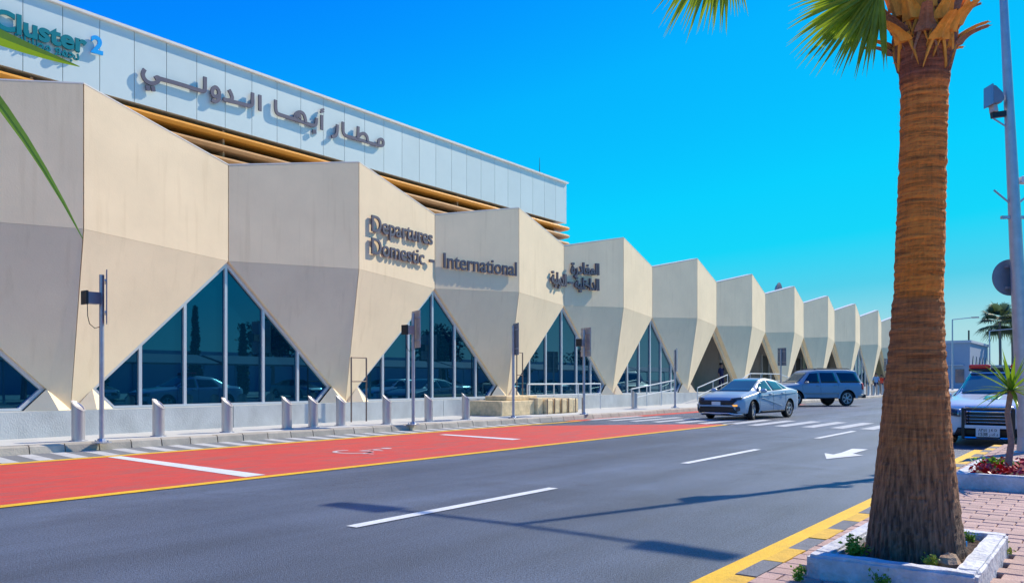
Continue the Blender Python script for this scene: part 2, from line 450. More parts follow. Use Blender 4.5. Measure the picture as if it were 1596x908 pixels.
class MB:
    def __init__(self):
        self.v = []; self.f = []

    def add(self, vs, fs):
        n = len(self.v)
        self.v += [tuple(p) for p in vs]
        self.f += [tuple(i + n for i in f) for f in fs]
        return self

    def box(self, x0, x1, y0, y1, z0, z1):
        vs = [(x, y, z) for z in (z0, z1) for x, y in ((x0, y0), (x1, y0), (x1, y1), (x0, y1))]
        return self.add(vs, [(3, 2, 1, 0), (4, 5, 6, 7), (0, 1, 5, 4), (1, 2, 6, 5), (2, 3, 7, 6), (3, 0, 4, 7)])

    def extr(self, poly, d):
        """extrude a 3D polygon by the vector d"""
        n = len(poly); d = Vector(d)
        a = [Vector(p) for p in poly]
        nrm = Vector((0, 0, 0))
        for i in range(n): nrm += a[i].cross(a[(i + 1) % n])
        if nrm.dot(d) > 0: a.reverse()
        vs = a + [p + d for p in a]
        fs = [tuple(range(n)), tuple(range(2 * n - 1, n - 1, -1))]
        for i in range(n):
            j = (i + 1) % n
            fs.append((j, i, n + i, n + j))
        return self.add(vs, fs)

    def tube(self, pts, rad, n=8, cap=True):
        pts = [Vector(p) for p in pts]
        if not hasattr(rad, '__len__'): rad = [rad] * len(pts)
        vs = []; fs = []
        t0 = (pts[1] - pts[0]).normalized()
        ref = Vector((0, 0, 1)) if abs(t0.z) < .9 else Vector((1, 0, 0))
        for i, p in enumerate(pts):
            t = ((pts[min(i + 1, len(pts) - 1)] - pts[max(i - 1, 0)])).normalized()
            a = (ref - t * ref.dot(t)).normalized(); b = t.cross(a)
            ref = a
            for k in range(n):
                q = 2 * pi * k / n
                vs.append(p + (a * cos(q) + b * sin(q)) * rad[i])
        for i in range(len(pts) - 1):
            for k in range(n):
                k2 = (k + 1) % n
                fs.append((i * n + k, i * n + k2, (i + 1) * n + k2, (i + 1) * n + k))
        if cap:
            fs.append(tuple(range(n - 1, -1, -1)))
            fs.append(tuple(range((len(pts) - 1) * n, len(pts) * n)))
        return self.add(vs, fs)

    def lathe(self, prof, n=16, c=(0, 0, 0), axis='z', cap=True):
        vs = []; fs = []
        c = Vector(c)
        for r, h in prof:
            for k in range(n):
                q = 2 * pi * k / n
                if axis == 'z': p = Vector((r * cos(q), r * sin(q), h))
                elif axis == 'y': p = Vector((r * cos(q), h, r * sin(q)))
                else: p = Vector((h, r * cos(q), r * sin(q)))
                vs.append(c + p)
        m = len(prof)
        for i in range(m - 1):
            for k in range(n):
                k2 = (k + 1) % n
                fs.append((i * n + k, i * n + k2, (i + 1) * n + k2, (i + 1) * n + k))
        if cap:
            fs.append(tuple(range(n - 1, -1, -1))); fs.append(tuple(range((m - 1) * n, m * n)))
        return self.add(vs, fs)

    def bar(self, a, b, w, h):
        """rectangular bar from a to b, w sideways, h upward"""
        a = Vector(a); b = Vector(b); t = (b - a).normalized()
        up = Vector((0, 0, 1)) if abs(t.z) < .95 else Vector((0, 1, 0))
        s = t.cross(up).normalized() * w / 2; u = s.cross(t).normalized() * h / 2
        return self.extr([a - s - u, a + s - u, a + s + u, a - s + u], b - a)

    def mesh(self, name, m, smooth=False):
        me = bpy.data.meshes.new(name)
        me.from_pydata(self.v, [], self.f)
        if m is not None:
            for x in (m if isinstance(m, (list, tuple)) else [m]): me.materials.append(x)
        if smooth:
            me.polygons.foreach_set('use_smooth', [True] * len(me.polygons))
        me.update()
        return me

    def build(self, name, m, parent=None, smooth=False, fix=False, **kw):
        me = self.mesh(name, m, smooth)
        if fix:
            bm = bmesh.new(); bm.from_mesh(me); bmesh.ops.recalc_face_normals(bm, faces=bm.faces); bm.to_mesh(me); bm.free()
        if smooth:
            try: me.set_sharp_from_angle(angle=R(38))
            except Exception: pass
        o = bpy.data.objects.new(name, me)
        COL.objects.link(o)
        adopt(o, parent)
        return tag(o, **kw)


def adopt(o, parent, keep=False):
    if parent is None: return
    o.parent = parent
    ALLCH.setdefault(parent.name, []).append(o)


def group_under(parent, name, **kw):
    """an Empty part that carries sub-parts"""
    e = bpy.data.objects.new(name, None)
    COL.objects.link(e)
    adopt(e, parent)
    return tag(e, **kw)


def inst(me, name, parent, loc=(0, 0, 0), rot=(0, 0, 0), scale=(1, 1, 1)):
    o = bpy.data.objects.new(name, me)
    o.location = loc; o.rotation_euler = rot; o.scale = scale
    COL.objects.link(o)
    adopt(o, parent)
    return o


def bevel(o, w=.01, seg=2):
    b = o.modifiers.new('bevel', 'BEVEL'); b.width = w; b.segments = seg; b.limit_method = 'ANGLE'
    return o


# ================================================================== SETTING
def sheet(x0, x1, y0, y1, z):
    return MB().add([(x0, y0, z), (x1, y0, z), (x1, y1, z), (x0, y1, z)], [(0, 1, 2, 3)])


sheet(-1500, 3000, -2000, 2000, -.03).build('ground', M['farland'], kind='structure')
sheet(-90, 330, -46, 18.0, 0).build('road', M['asphalt'], kind='structure')


def kerb_y(x):
    pts = [(-60, 15.95), (7, 15.9), (16, 15.35), (23, 14.85), (60, 15.0), (200, 15.0)]
    for (a, ya), (b, yb) in zip(pts, pts[1:]):
        if x <= b: return ya + (yb - ya) * (x - a) / (b - a)
    return 15.0


# pavement along the terminal
pm_ = MB()
xs = [-60, 7, 16, 23, 60, 140]
poly = [(x, kerb_y(x) + .28, 0.0) for x in xs] + [(140, 40, 0), (-60, 40, 0)]
pm_.extr(poly, (0, 0, .15))
pm_.build('pavement', M['pave'], kind='structure')
kerb = empty('kerb'); tag(kerb, kind='structure')
km = MB()
km.extr([(0, 0, 0), (0, .03, .13), (0, .06, .16), (0, .275, .16), (0, .275, 0)], (.60, 0, 0))
kmesh = km.mesh('kerb_stone', M['kerb'])
x = -12.0
n = 0
while x < 120:
    a = atan2(kerb_y(x + .62) - kerb_y(x), .62)
    o = inst(kmesh, 'kerb_stone', kerb, (x, kerb_y(x), random.uniform(-.006, .004)), (0, 0, a + random.uniform(-.008, .008)))
    x += .62; n += 1

# road markings
Z1, Z2 = .004, .008
lane = MB()
lane.add([(-60, 9.62, Z1), (24.0, 9.64, Z1), (22.2, 11.6, Z1), (19.4, 14.22, Z1), (-60, 14.3, Z1)], [(0, 1, 2, 3, 4)])
lane.build('red_parking_lane', M['red'], kind='structure')
MB().add([(22.6, 14.3, Z1), (46, 14.0, Z1), (46, 14.9, Z1), (22.6, 14.8, Z1)], [(0, 1, 2, 3)]).build('red_kerb_strip', M['red'], kind='structure')
mk = MB()
mk.add([(-60, 9.36, Z2), (24.2, 9.5, Z2), (24.2, 9.66, Z2), (-60, 9.62, Z2)], [(0, 1, 2, 3)])
mk.add([(-60, 14.3, Z2), (22.8, 14.2, Z2), (22.8, 14.40, Z2), (-60, 14.52, Z2)], [(0, 1, 2, 3)])
mk.add([(-60, 2.05, Z2), (18.0, 2.05, Z2), (18.0, 2.30, Z2), (-60, 2.30, Z2)], [(0, 1, 2, 3)])
mk.build('yellow_line', M['yellow'], kind='structure')
mk = MB()
for k in range(-3, 30):
    x = 5.1 + 7.1 * k
    if 23 < x < 26: continue
    mk.add([(x, 5.6, Z2), (x + 3.35, 5.62, Z2), (x + 3.35, 5.76, Z2), (x, 5.74, Z2)], [(0, 1, 2, 3)])
mk.build('lane_dash', M['white'], kind='structure')
mk = MB()
for k in range(-4, 2):
    x = 7.05 + 7.85 * k
    y1 = 14.2 if k < 1 else 13.5
    y0 = 9.75 if k < 1 else 11.0
    mk.add([(x - .22, y0, Z2), (x + .12, y0, Z2), (x + .34, y1, Z2), (x + .10, y1, Z2)], [(0, 1, 2, 3)])
mk.build('bay_line', M['white'], kind='structure')
mk = MB()
y = 3.0
while y < 14.6:
    mk.add([(23.5, y, Z2), (27.1, y, Z2), (27.3, y + .40, Z2), (23.7, y + .40, Z2)], [(0, 1, 2, 3)])
    y += .80
mk.build('zebra_crossing', M['zebra'], kind='structure')
mk = MB()
x = -14.0
while x < 21:
    t = (kerb_y(x) - .02)
    if t > 14.75:
        mk.add([(x, 14.5, Z1), (x + .26, 14.5, Z1), (x + .46, t, Z1), (x + .20, t, Z1)], [(0, 1, 2, 3)])
    x += .56
mk.build('hatch_marking', M['faint'], kind='structure')
gut = MB(); gut.add([(-60, 14.46, .002)] + [(x_, kerb_y(x_) + .02, .002) for x_ in (-60, 7, 16, 22)][:0] + [(20, 14.42, .002), (20, kerb_y(20) + .03, .002), (16, kerb_y(16) + .03, .002), (7, kerb_y(7) + .03, .002), (-60, kerb_y(-60) + .03, .002)], [(0, 1, 2, 3, 4, 5)])
gut.build('gutter', M['gutter'], kind='structure')
# arrow for turning, traced on the road
arrow_px = [(1285, 705.5), (1288, 714.5), (1318, 711.5), (1345, 709), (1329, 706.3), (1353, 699.5), (1328, 698.6), (1312, 704.6), (1299, 707.6)]
MB().add([ground(u, v, Z2) for u, v in arrow_px], [tuple(range(9))]).build('turn_arrow', M['white'], kind='structure')


def ribbon(mb, pts, w, tf):
    """flat stroke along 2D pts, width w, mapped by tf(x, y)"""
    P = [Vector(p) for p in pts]
    L_, R_ = [], []
    for i, p in enumerate(P):
        d = (P[min(i + 1, len(P) - 1)] - P[max(i - 1, 0)])
        if d.length < 1e-6: d = Vector((1, 0))
        d.normalize(); nn = Vector((-d.y, d.x)) * w / 2
        L_.append(p + nn); R_.append(p - nn)
    for i in range(len(P) - 1):
        q = [tf(*a) for a in (L_[i], L_[i + 1], R_[i + 1], R_[i])]
        mb.add(q, [(0, 1, 2, 3)])


def arc(cx, cy, rx, ry, a0, a1, n=14):
    return [(cx + rx * cos(R(a0 + (a1 - a0) * i / n)), cy + ry * sin(R(a0 + (a1 - a0) * i / n))) for i in range(n + 1)]


wm = MB()      # wheelchair symbol, painted flat, head toward the kerb
tfw = lambda a, b: Vector((10.75 + b * .62, 11.55 - a * .72, Z2))
ribbon(wm, arc(-.05, -.45, .52, .52, 150, 395), .13, tfw)
ribbon(wm, [(-.1, .75), (-.1, -.1), (.35, -.12), (.6, -.7), (.85, -.6)], .13, tfw)
ribbon(wm, [(-.1, .35), (.35, .33)], .11, tfw)
wm.add([tfw(*p) for p in arc(-.1, 1.0, .16, .16, 0, 330, 11)], [tuple(range(12))])
wm.build('wheelchair_symbol', M['white2'], kind='structure')

# ---------------------------------------------------------------- palm island on the near side
isl = MB(); isl.box(2.9, 18.2, -9.1, 1.83, -.02, .085)
isl.build('near_pavement', M['mortar'], kind='structure')
isl = MB(); isl.box(-60, 2.895, -11.0, 1.74, -.02, .12); isl.box(2.9, 18.2, -11.0, -9.105, -.02, .12)
isl.build('side_pavement', M['paverplain'], kind='structure')
sheet(-60, 120, -42, -11.05, .004).build('car_park_ground', M['carpark'], kind='structure')  # unseen ground, made pale and warm to bounce light onto the facade
nk = empty('near_kerb'); tag(nk, kind='structure')
kb = MB(); kb.extr([(0, .245, 0), (0, .24, .09), (0, .22, .122), (0, .085, .122), (0, .085, 0)], (.485, 0, 0))
kg = kb.mesh('kerb_block', M['kerb_grey']); ky = kb.mesh('kerb_block', M['kerb_yellow'])
x = -2.0; n = 0
while x < 18.0:
    inst(ky if n % 2 else kg, 'kerb_block', nk, (x + random.uniform(-.004, .004), 1.75, random.uniform(-.004, .003)), (0, 0, random.uniform(-.01, .01)))
    x += .5; n += 1
# pavers: long side across the island, in rows
pv = MB(); pv.extr([(-.118, -.082, 0), (.118, -.082, 0), (.118, .082, 0), (-.118, .082, 0)], (0, 0, .045))
pv2 = MB()
pmesh = None
bmx = bmesh.new(); t_ = pv.mesh('tmp', M['paver']); bmx.from_mesh(t_)
bmesh.ops.bevel(bmx, geom=[e for e in bmx.edges if all(v.co.z > .04 for v in e.verts)], offset=.008, segments=1, affect='EDGES')
bmx.to_mesh(t_); bmx.free(); pmesh = t_; pmesh.name = 'paver'
pavers = []
ix = 0
x = 3.0
while x < 18.1:
    y = 1.705 - (.0 if ix % 2 else .12)
    while y > -9:
        pavers.append((x, y)); y -= .243
    x += .171; ix += 1


def seen(x, y, z=.13):
    dep = .8 * x + .6 * y; r = .6 * x - .8 * y
    if dep < .5: return None
    u = 798 + F * r / dep; v = 592 + F * (EYE - z) / dep
    return (u, v, dep)


def in_planter(x, y):
    return (5.18 < x < 6.77 and .64 < y < 1.62) or (10.45 < x < 12.6 and y < 1.6)


vis = []; rest = []; half_x = [3.0 + .171 * i for i in range(0, 89, 2)]
for p in pavers:
    if in_planter(*p): continue
    s = seen(*p)
    if s and -20 < s[0] < 1620 and s[1] < 925: vis.append((s[2], p))
    elif p[1] > -6: rest.append(p)
vis.sort()
npv = M['paver']
nearp = bpy.data.objects['near_pavement']
for dpt, (x, y) in vis[:290]:
    inst(pmesh, 'paver', nearp, (x, y, .083 + random.uniform(-.003, .003)), (random.uniform(-.008, .008), random.uniform(-.008, .008), pi / 2 + random.uniform(-.012, .012)))
rb = MB()
for x, y in [p for d_, p in vis[290:]] + rest:
    rb.box(x - .079, x + .079, y - .115, y + .115, .08, .126 + random.uniform(-.002, .002))
for x in half_x:
    if not in_planter(x, 1.765): rb.box(x - .079, x + .079, 1.712, 1.822, .08, .127)
rb.build('paver', M['paver'], nearp, kind='stuff')


# ================================================================== TERMINAL
P_ = 7.9
XR0 = 8.5
DV, DR = 18.5, 17.9
ZVT, ZRT, ZA, ZK, ZN, ZB_ = 6.90, 7.72, 4.42, 4.60, 1.16, .70
term = empty('airport_terminal', (45, 18.5, .15), 0,
             'long beige concrete airport terminal with folded zigzag front and triangular windows', 'building')


def wpart(mb, name, m, parent=None, **kw):
    """a part of the terminal given in world coordinates"""
    off = term.location
    mb.v = [(v[0] - off[0], v[1] - off[1], v[2] - off[2]) for v in mb.v]
    return mb.build(name, m, parent if parent is not None else term, **kw)


def vy(pt):
    return pt


GAP = .012
FIRST, LAST = -2, 11
OPEN = {4, 5, 6, 7, 9}
for n in range(FIRST, LAST):
    xr = XR0 + P_ * n; xl = xr - P_ / 2; xq = xr + P_ / 2
    for s, xv in ((-1, xl), (1, xq)):
        e = -s * GAP   # toward the ridge from the valley
        a = [(xv + e, DV, ZVT), (xr + s * GAP, DR, ZRT), (xr + s * GAP, DR, ZK), (xv + e, DV, ZA)]
        up = MB().extr(a, (0, .30, 0)); wpart(up, 'upper_panel', M['wall'])
        b = [(xv + e, DV, ZA - .004), (xr + s * GAP, DR, ZK - .004), (xr + s * GAP * .5, DV - .01, ZB_), (xr + s * .30, DV - .01, ZB_), (xr + s * .485, DV, ZN)]
        lo = MB(); lo.extr([b[0], b[1], b[2], b[4]], (0, .22, 0)); wpart(lo, 'lower_panel', M['wall'])
        # flared foot
        A = Vector((xr + s * .485, DV + .02, ZN)); B = Vector((xr + s * .95, DV + .02, ZB_ + .003)); C = Vector((xr + s * .40, DV - .36, ZB_ + .003))
        D = Vector((xr + s * .04, DV - .12, ZB_ + .003)); E = Vector((xr + s * .02, DV + .02, ZB_ + .003))
        ft = MB(); ft.add([A, B, C, D, E], [(0, 1, 2), (0, 2, 3), (0, 3, 4), (1, 0, 4), (4, 3, 2, 1)])
        wpart(ft, 'foot', M['wall'], fix=True)
        # coping
        t0 = Vector((xv, DV, ZVT)); t1 = Vector((xr, DR, ZRT))
        cp = MB().extr([t0 + Vector((0, -.006, .0)), t1 + Vector((0, -.006, 0)), t1 + Vector((0, -.006, .028)), t0 + Vector((0, -.006, .028))], (0, .33, 0))
        wpart(cp, 'coping', M['coping'])
# windows / openings sit in the valleys
HW = P_ / 2 - .485


def wtop(x): return ZA - (ZA - ZN) / HW * abs(x)


def wbot(x):
    e = HW - .46
    return ZB_ + .03 if abs(x) < e else ZB_ + .03 + (abs(x) - e) / .46 * (ZN - ZB_ - .05)


YG = DV + .16
for n in range(FIRST - 1, LAST):
    xv = XR0 + P_ * n + P_ / 2
    if n in OPEN:
        # deep splayed frame round the doorway
        for s in (-1, 1):
            fr = MB()
            a0 = Vector((xv, DV + .215, ZA - .02)); a1 = Vector((xv + s * (HW + .02), DV + .215, ZN - .02)); a2 = Vector((xv + s * (HW - .46), DV + .215, .16))
            i0 = a0 + Vector((0, 0, -.30)); i1 = a1 + Vector((-s * .20, 0, -.02)); i2 = a2 + Vector((-s * .17, 0, 0))
            fr.extr([a0, a1, i1, i0], (0, .14, 0)); fr.extr([a1, a2, i2, i1], (0, .14, 0))
            wpart(fr, 'door_frame', M['wall'])
        bk = MB(); bk.box(xv - 3.9, xv + 3.9, 22.2, 22.4, .15, 4.8); wpart(bk, 'porch_wall', M['interior'])
        if n == 4:
            for k in range(5):
                sl_ = MB(); sl_.box(xv - .9 + k * .62, xv - .72 + k * .62, 22.13, 22.197, 2.3, 3.4); wpart(sl_, 'slot_window', M['door'])
        dr = MB(); dr.box(xv + 1.5, xv + 2.9, 22.12, 22.195, .15, 3.2)
        wpart(dr, 'door', M['door'])
        dr = MB(); dr.box(xv + 2.9, xv + 2.98, 22.05, 22.195, .15, 3.3); dr.box(xv + 1.42, xv + 1.5, 22.05, 22.195, .15, 3.3)
        wpart(dr, 'door_jamb', M['alu'])
        if n == 7:
            q = MB(); q.box(xv - .6, xv + .9, 20.5, 20.6, 2.1, 2.9); wpart(q, 'hanging_sign', M['winfar'])
        continue
    w = group_under(term, 'window')
    cuts = [-HW, -2.3, -1.15, 0, 1.15, 2.3, HW]
    for a, b in zip(cuts, cuts[1:]):
        g_ = .02
        xs_ = [a + g_, b - g_]
        e = HW - .46
        low = sorted(set(xs_ + [t for t in (-e, e) if xs_[0] < t < xs_[1]]))
        poly = [(xv + t, YG, wbot(t)) for t in low] + [(xv + t, YG, max(wtop(t) - .03, wbot(t) + .01)) for t in reversed(xs_)]
        gp = MB().extr(poly, (0, .02, 0))
        wpart(gp, 'pane', M['glass'], w)
    for c in cuts[1:-1]:
        mm_ = MB().box(xv + c - .038, xv + c + .038, YG - .06, YG + .06, ZB_ + .03, wtop(c) - .05)
        wpart(mm_, 'mullion', M['alu'], w)
    for s in (-1, 1):
        fr = MB()
        dz = (ZA - ZN) / HW; nn = Vector((-s * dz, 0, -1)).normalized() * .085
        p0 = Vector((xv, YG - .07, ZA - .005)); p1 = Vector((xv + s * HW, YG - .07, ZN - .005)); p2 = Vector((xv + s * (HW - .46), YG - .07, ZB_ + .01))
        fr.extr([p0, p1, p1 + Vector((-s * .115, 0, -.0)), p0 + Vector((0, 0, -.125))], (0, .12, 0))
        fr.extr([p1, p2, p2 + Vector((-s * .1, 0, .03)), p1 + Vector((-s * .115, 0, 0))], (0, .12, 0))
        wpart(fr, 'frame', M['alu'], w)
    sill = MB().box(xv - HW + .48, xv + HW - .48, YG - .09, YG + .04, ZB_ + .004, ZB_ + .06)
    wpart(sill, 'sill', M['alu'], w)
# plinth
XE = 45.6
for i, (a, b) in enumerate(((-18, 1.1), (1.12, 12.3), (12.32, 20.3), (20.32, 28.2), (28.22, 36.1), (36.12, 42.6))):
    wpart(MB().box(a, b, 18.08, 18.9, .12, ZB_ - .002), 'plinth', M['plinth'])
for i in range(5, 12):     # feet of the piers between the doorways
    xr = XR0 + P_ * i
    wpart(MB().box(xr - 1.05, xr + 1.05, 18.16, 18.9, .12, ZB_ - .002), 'plinth', M['plinth'])
wpart(MB().box(44.2 + 27.5, 44.2 + 36, 18.08, 18.9, .12, ZB_ - .006), 'plinth', M['plinth'])
wpart(MB().box(-20, 92, 18.85, 40, 6.45, 6.62), 'roof', M['coping'])
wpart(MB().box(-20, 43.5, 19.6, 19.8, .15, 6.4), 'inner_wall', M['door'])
wpart(MB().box(91.2, 91.6, 18.9, 40, .15, 6.44), 'end_wall', M['wall'])
# upper hall: clad box with louvres under it
YU = 24.0
XU = 36.9
wpart(MB().box(-30, XU - .12, YU + .14, 44, 9.78, 11.88), 'upper_wall', M['clad'])
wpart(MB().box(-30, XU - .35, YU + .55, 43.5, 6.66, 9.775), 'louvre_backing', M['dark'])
cw = group_under(term, 'cladding')
pwid = 1.043
x = XU
cmesh = MB().box(0, pwid - .018, 0, .09, 0, 2.14)
cmesh.v = [(v[0], v[1], v[2]) for v in cmesh.v]
cme = cmesh.mesh('cladding_panel', M['clad'])
off = term.location
i = 0
while x > -8:
    x -= pwid
    inst(cme, 'cladding_panel', cw, (x - off[0], YU - off[1], 9.77 - off[2]))
    i += 1
wpart(MB().box(-30, XU + .05, YU - .10, YU + .5, 11.915, 11.99), 'parapet_coping', M['coping'])
for k, (zt, m_) in enumerate(((9.62, 'slat_sunlit'), (9.20, 'slat'), (8.80, 'slat'), (8.40, 'slat'), (8.0, 'slat'), (7.6, 'slat'), (7.2, 'slat'))):
    sm_ = MB()
    sm_.extr([(-30, YU + .52, zt - .24), (-30, YU + .52, zt), (-30, YU - .02, zt - .02), (-30, YU - .14, zt - .12), (-30, YU - .02, zt - .20)], (XU + 30 + .12, 0, 0))
    # pointed return at the corner
    wpart(sm_, 'louvre', M[m_])
    tip = MB(); X0 = XU + .123
    tip.add([(X0, YU - .14, zt - .12), (X0, YU - .02, zt - .02), (X0, YU + .5, zt - .0), (X0, YU + .5, zt - .24), (X0, YU - .02, zt - .20), (X0 + .28, YU + .2, zt - .12)],
            [(0, 5, 1), (1, 5, 2), (2, 5, 3), (3, 5, 4), (4, 5, 0)])
    wpart(tip, 'louvre_tip', M[m_], fix=True)
for xb in range(-8, 36, 6):
    wpart(MB().box(xb, xb + .07, YU + .1, YU + .5, 7.0, 9.7), 'louvre_bracket', M['slat'])

# antennas and dish on the roof
b_ = on_plane(841, 272, 25.0)
am = MB(); am.tube([(0, 0, 0), (0, 0, .5), (0, 0, 1.25)], [.03, .02, .008], 6)
am.box(-.05, .05, -.05, .05, 0, .12)
am.build('antenna_mast', M['black'], label='thin dark aerial rising from the flat top of the upper hall', cat='antenna').location = (b_.x, 25.0, 12.0)
a2 = MB(); a2.tube([(0, 0, 0), (0, 0, .42)], .05, 8); a2.box(-.08, .08, -.08, .08, 0, .1)
b_ = on_plane(1007, 413, 19.2)
a2.build('roof_vent', M['black'], label='small dark vent pipe on the zigzag roof edge right of the upper hall', cat='vent pipe').location = (b_.x, 19.2, 6.62)
dish = empty('satellite_dish', (66.5, 22.5, 6.62), 0, 'round pale dish poking above the zigzag roof line near its far end', 'satellite dish')
dm = MB(); dm.lathe([(.05, .35), (.45, .22), (.72, 0.0), (.72, .03), (.45, .26), (.05, .40)], 20, (0, 0, 2.0), 'y'); dm.build('reflector', M['signback'], dish, smooth=True)
MB().tube([(0, .3, 0), (0, .3, 2.0)], .06, 8).build('mast', M['steel'], dish)


# ================================================================== LETTERING
def shape_text(s, size=1.0, offset=.02):
    c = bpy.data.curves.new('t', 'FONT'); c.body = s; c.size = size; c.offset = offset; c.extrude = .5; c.resolution_u = 5
    o = bpy.data.objects.new('t', c); COL.objects.link(o)
    dg = bpy.context.evaluated_depsgraph_get(); dg.update()
    me = bpy.data.meshes.new_from_object(o.evaluated_get(dg))
    bpy.data.objects.remove(o); bpy.data.curves.remove(c)
    return me


FORMS = {  # isolated, final, initial, medial
    'ا': (0xFE8D, 0xFE8E, 0xFE8D, 0xFE8E), 'ل': (0xFEDD, 0xFEDE, 0xFEDF, 0xFEE0), 'م': (0xFEE1, 0xFEE2, 0xFEE3, 0xFEE4),
    'غ': (0xFECD, 0xFECE, 0xFECF, 0xFED0), 'د': (0xFEA9, 0xFEAA, 0xFEA9, 0xFEAA), 'ر': (0xFEAD, 0xFEAE, 0xFEAD, 0xFEAE),
    'ة': (0xFE93, 0xFE94, 0xFE93, 0xFE94), 'خ': (0xFEA5, 0xFEA6, 0xFEA7, 0xFEA8), 'ي': (0xFEF1, 0xFEF2, 0xFEF3, 0xFEF4),
    'و': (0xFEED, 0xFEEE, 0xFEED, 0xFEEE), 'ت': (0xFE95, 0xFE96, 0xFE97, 0xFE98), 'ج': (0xFE9D, 0xFE9E, 0xFE9F, 0xFEA0),
    'ع': (0xFEC9, 0xFECA, 0xFECB, 0xFECC), 'ط': (0xFEC1, 0xFEC2, 0xFEC3, 0xFEC4), 'ث': (0xFE99, 0xFE9A, 0xFE9B, 0xFE9C),
    'ن': (0xFEE5, 0xFEE6, 0xFEE7, 0xFEE8), 'أ': (0xFE83, 0xFE84, 0xFE83, 0xFE84), 'ب': (0xFE8F, 0xFE90, 0xFE91, 0xFE92)}
NOJOIN = set('ادروأة ')


def arabic(s):
    out = []
    for i, ch in enumerate(s):
        if ch not in FORMS: out.append(ch); continue
        pr = i > 0 and s[i - 1] in FORMS and s[i - 1] not in NOJOIN
        nx = i < len(s) - 1 and s[i + 1] in FORMS and ch not in NOJOIN
        k = 3 if (pr and nx) else 1 if pr else 2 if nx else 0
        out.append(chr(FORMS[ch][k]))
    return ''.join(reversed(out))


def bounds(me):
    xs_ = [v.co.x for v in me.vertices]; ys_ = [v.co.y for v in me.vertices]
    return min(xs_), max(xs_), min(ys_), max(ys_)


def wall_text(s, root, m, P0, P1, cap_h, nrm, stand=.05, thick=.06, offset=.02, split=True, capref=None):
    """letters on a wall: baseline from P0 to P1 (world), capital height cap_h"""
    full = shape_text(s, 1, offset); X0, X1, Y0, Y1 = bounds(full)
    e = P1 - P0; sx = 1.0 / (X1 - X0)
    ref = capref if capref else .73
    nrm = Vector(nrm)
    inv = Matrix.Translation(root.location).inverted()

    def place(me, xo):
        for v in me.vertices:
            c = v.co
            p = P0 + e * ((c.x + xo - X0) * sx) + Vector((0, 0, 1)) * (c.y * cap_h / ref) + nrm * (stand + (c.z + .5) * thick)
            v.co = inv @ p
        me.materials.clear(); me.materials.append(m)
        me.flip_normals() if (e.cross(Vector((0, 0, 1)))).dot(nrm) < 0 else None
        o = bpy.data.objects.new('letter', me); COL.objects.link(o); adopt(o, root)
        return o
    if not split:
        return place(full, 0)
    for i, ch in enumerate(s):
        if ch == ' ': continue
        pre = shape_text(s[:i + 1], 1, offset); one = shape_text(ch, 1, offset)
        place(one, bounds(pre)[1] - bounds(one)[1])


def face_point(u, v, nv, side):
    """unproject onto the upper face between ridge and valley; side=+1: face right of ridge nv, -1: left of ridge nv"""
    xr = XR0 + P_ * nv; xv = xr + side * P_ / 2
    k = (u - 798) / F
    dx, dy = .8 + .6 * k, .6 - .8 * k
    # y = DR + (x-xr)/(xv-xr)*(DV-DR)
    g = (DV - DR) / (xv - xr)
    dep = (DR - g * xr) / (dy - g * dx)
    return Vector((dx * dep, dy * dep, EYE + (592 - v) / F * dep))


def face_n(side): return Vector((side * (DV - DR), -P_ / 2, 0)).normalized()


r_ = empty('departures_sign', face_point(575, 385, 1, 1), 0, 'raised dark lettering Departures, upper line beside the left edge of the lit facade face', 'sign', 'raised bronze words on the terminal front')
wall_text('Departures', r_, M['letter'], face_point(576, 360, 1, 1), face_point(671, 382, 1, 1), .50, face_n(1), offset=.012, thick=.05)
r_ = empty('domestic_sign', face_point(575, 410, 1, 1), 0, 'raised dark lettering Domestic with a dash, directly under the word Departures', 'sign', 'raised bronze words on the terminal front')
wall_text('Domestic', r_, M['letter'], face_point(576, 395, 1, 1), face_point(658, 413, 1, 1), .50, face_n(1), offset=.012, thick=.05)
q0 = face_point(668, 409, 1, 1)
db = MB().box(.12, .34, -.14, -.07, 0, .09); db.v = [(v[0] + q0.x - .2 - r_.location.x, v[1] + q0.y - r_.location.y, v[2] + q0.z - r_.location.z) for v in db.v]
db.build('dash', M['letter'], r_)
r_ = empty('international_sign', face_point(690, 425, 2, -1), 0, 'raised dark lettering International on the greyer facade face right of Domestic', 'sign', 'raised bronze words on the terminal front')
wall_text('International', r_, M['letter'], face_point(689, 417, 2, -1), face_point(803, 430, 2, -1), .52, face_n(-1), offset=.013, thick=.05)
r_ = empty('arabic_departures_sign', face_point(886, 430, 3, -1), 0, 'raised Arabic word for departures, upper line right of the fourth valley', 'sign', 'raised Arabic words on the terminal front')
wall_text(arabic('المغادرة'), r_, M['letter'], face_point(887, 426, 3, -1), face_point(931, 428.5, 3, -1), .36, face_n(-1), .05, .08, .03, False, .55)
r_ = empty('arabic_domestic_sign', face_point(890, 455, 3, -1), 0, 'raised Arabic word for domestic with a dash, lower line right of the valley', 'sign', 'raised Arabic words on the terminal front')
wall_text(arabic('الداخلية'), r_, M['letter'], face_point(893, 449.5, 3, -1), face_point(931, 452.5, 3, -1), .36, face_n(-1), .05, .08, .03, False, .55)
wall_text('–', r_, M['letter'], face_point(883, 447, 3, -1), face_point(890, 447.5, 3, -1), .5, face_n(-1), .05, .08, .02, False)
r_ = empty('arabic_international_sign', face_point(855, 450, 2, 1), 0, 'raised Arabic word for international on the sunlit face left of the valley', 'sign', 'raised Arabic words on the terminal front')
wall_text(arabic('الدولية'), r_, M['letter'], face_point(856, 441, 2, 1), face_point(879.5, 446, 2, 1), .36, face_n(1), .05, .08, .03, False, .55)

# big Arabic name on the upper hall: strokes
YS = YU - .06
big = empty('airport_name_sign', on_plane(215, 240, YU), 0, 'long raised Arabic airport name in dark letters across the pale upper hall wall', 'sign')


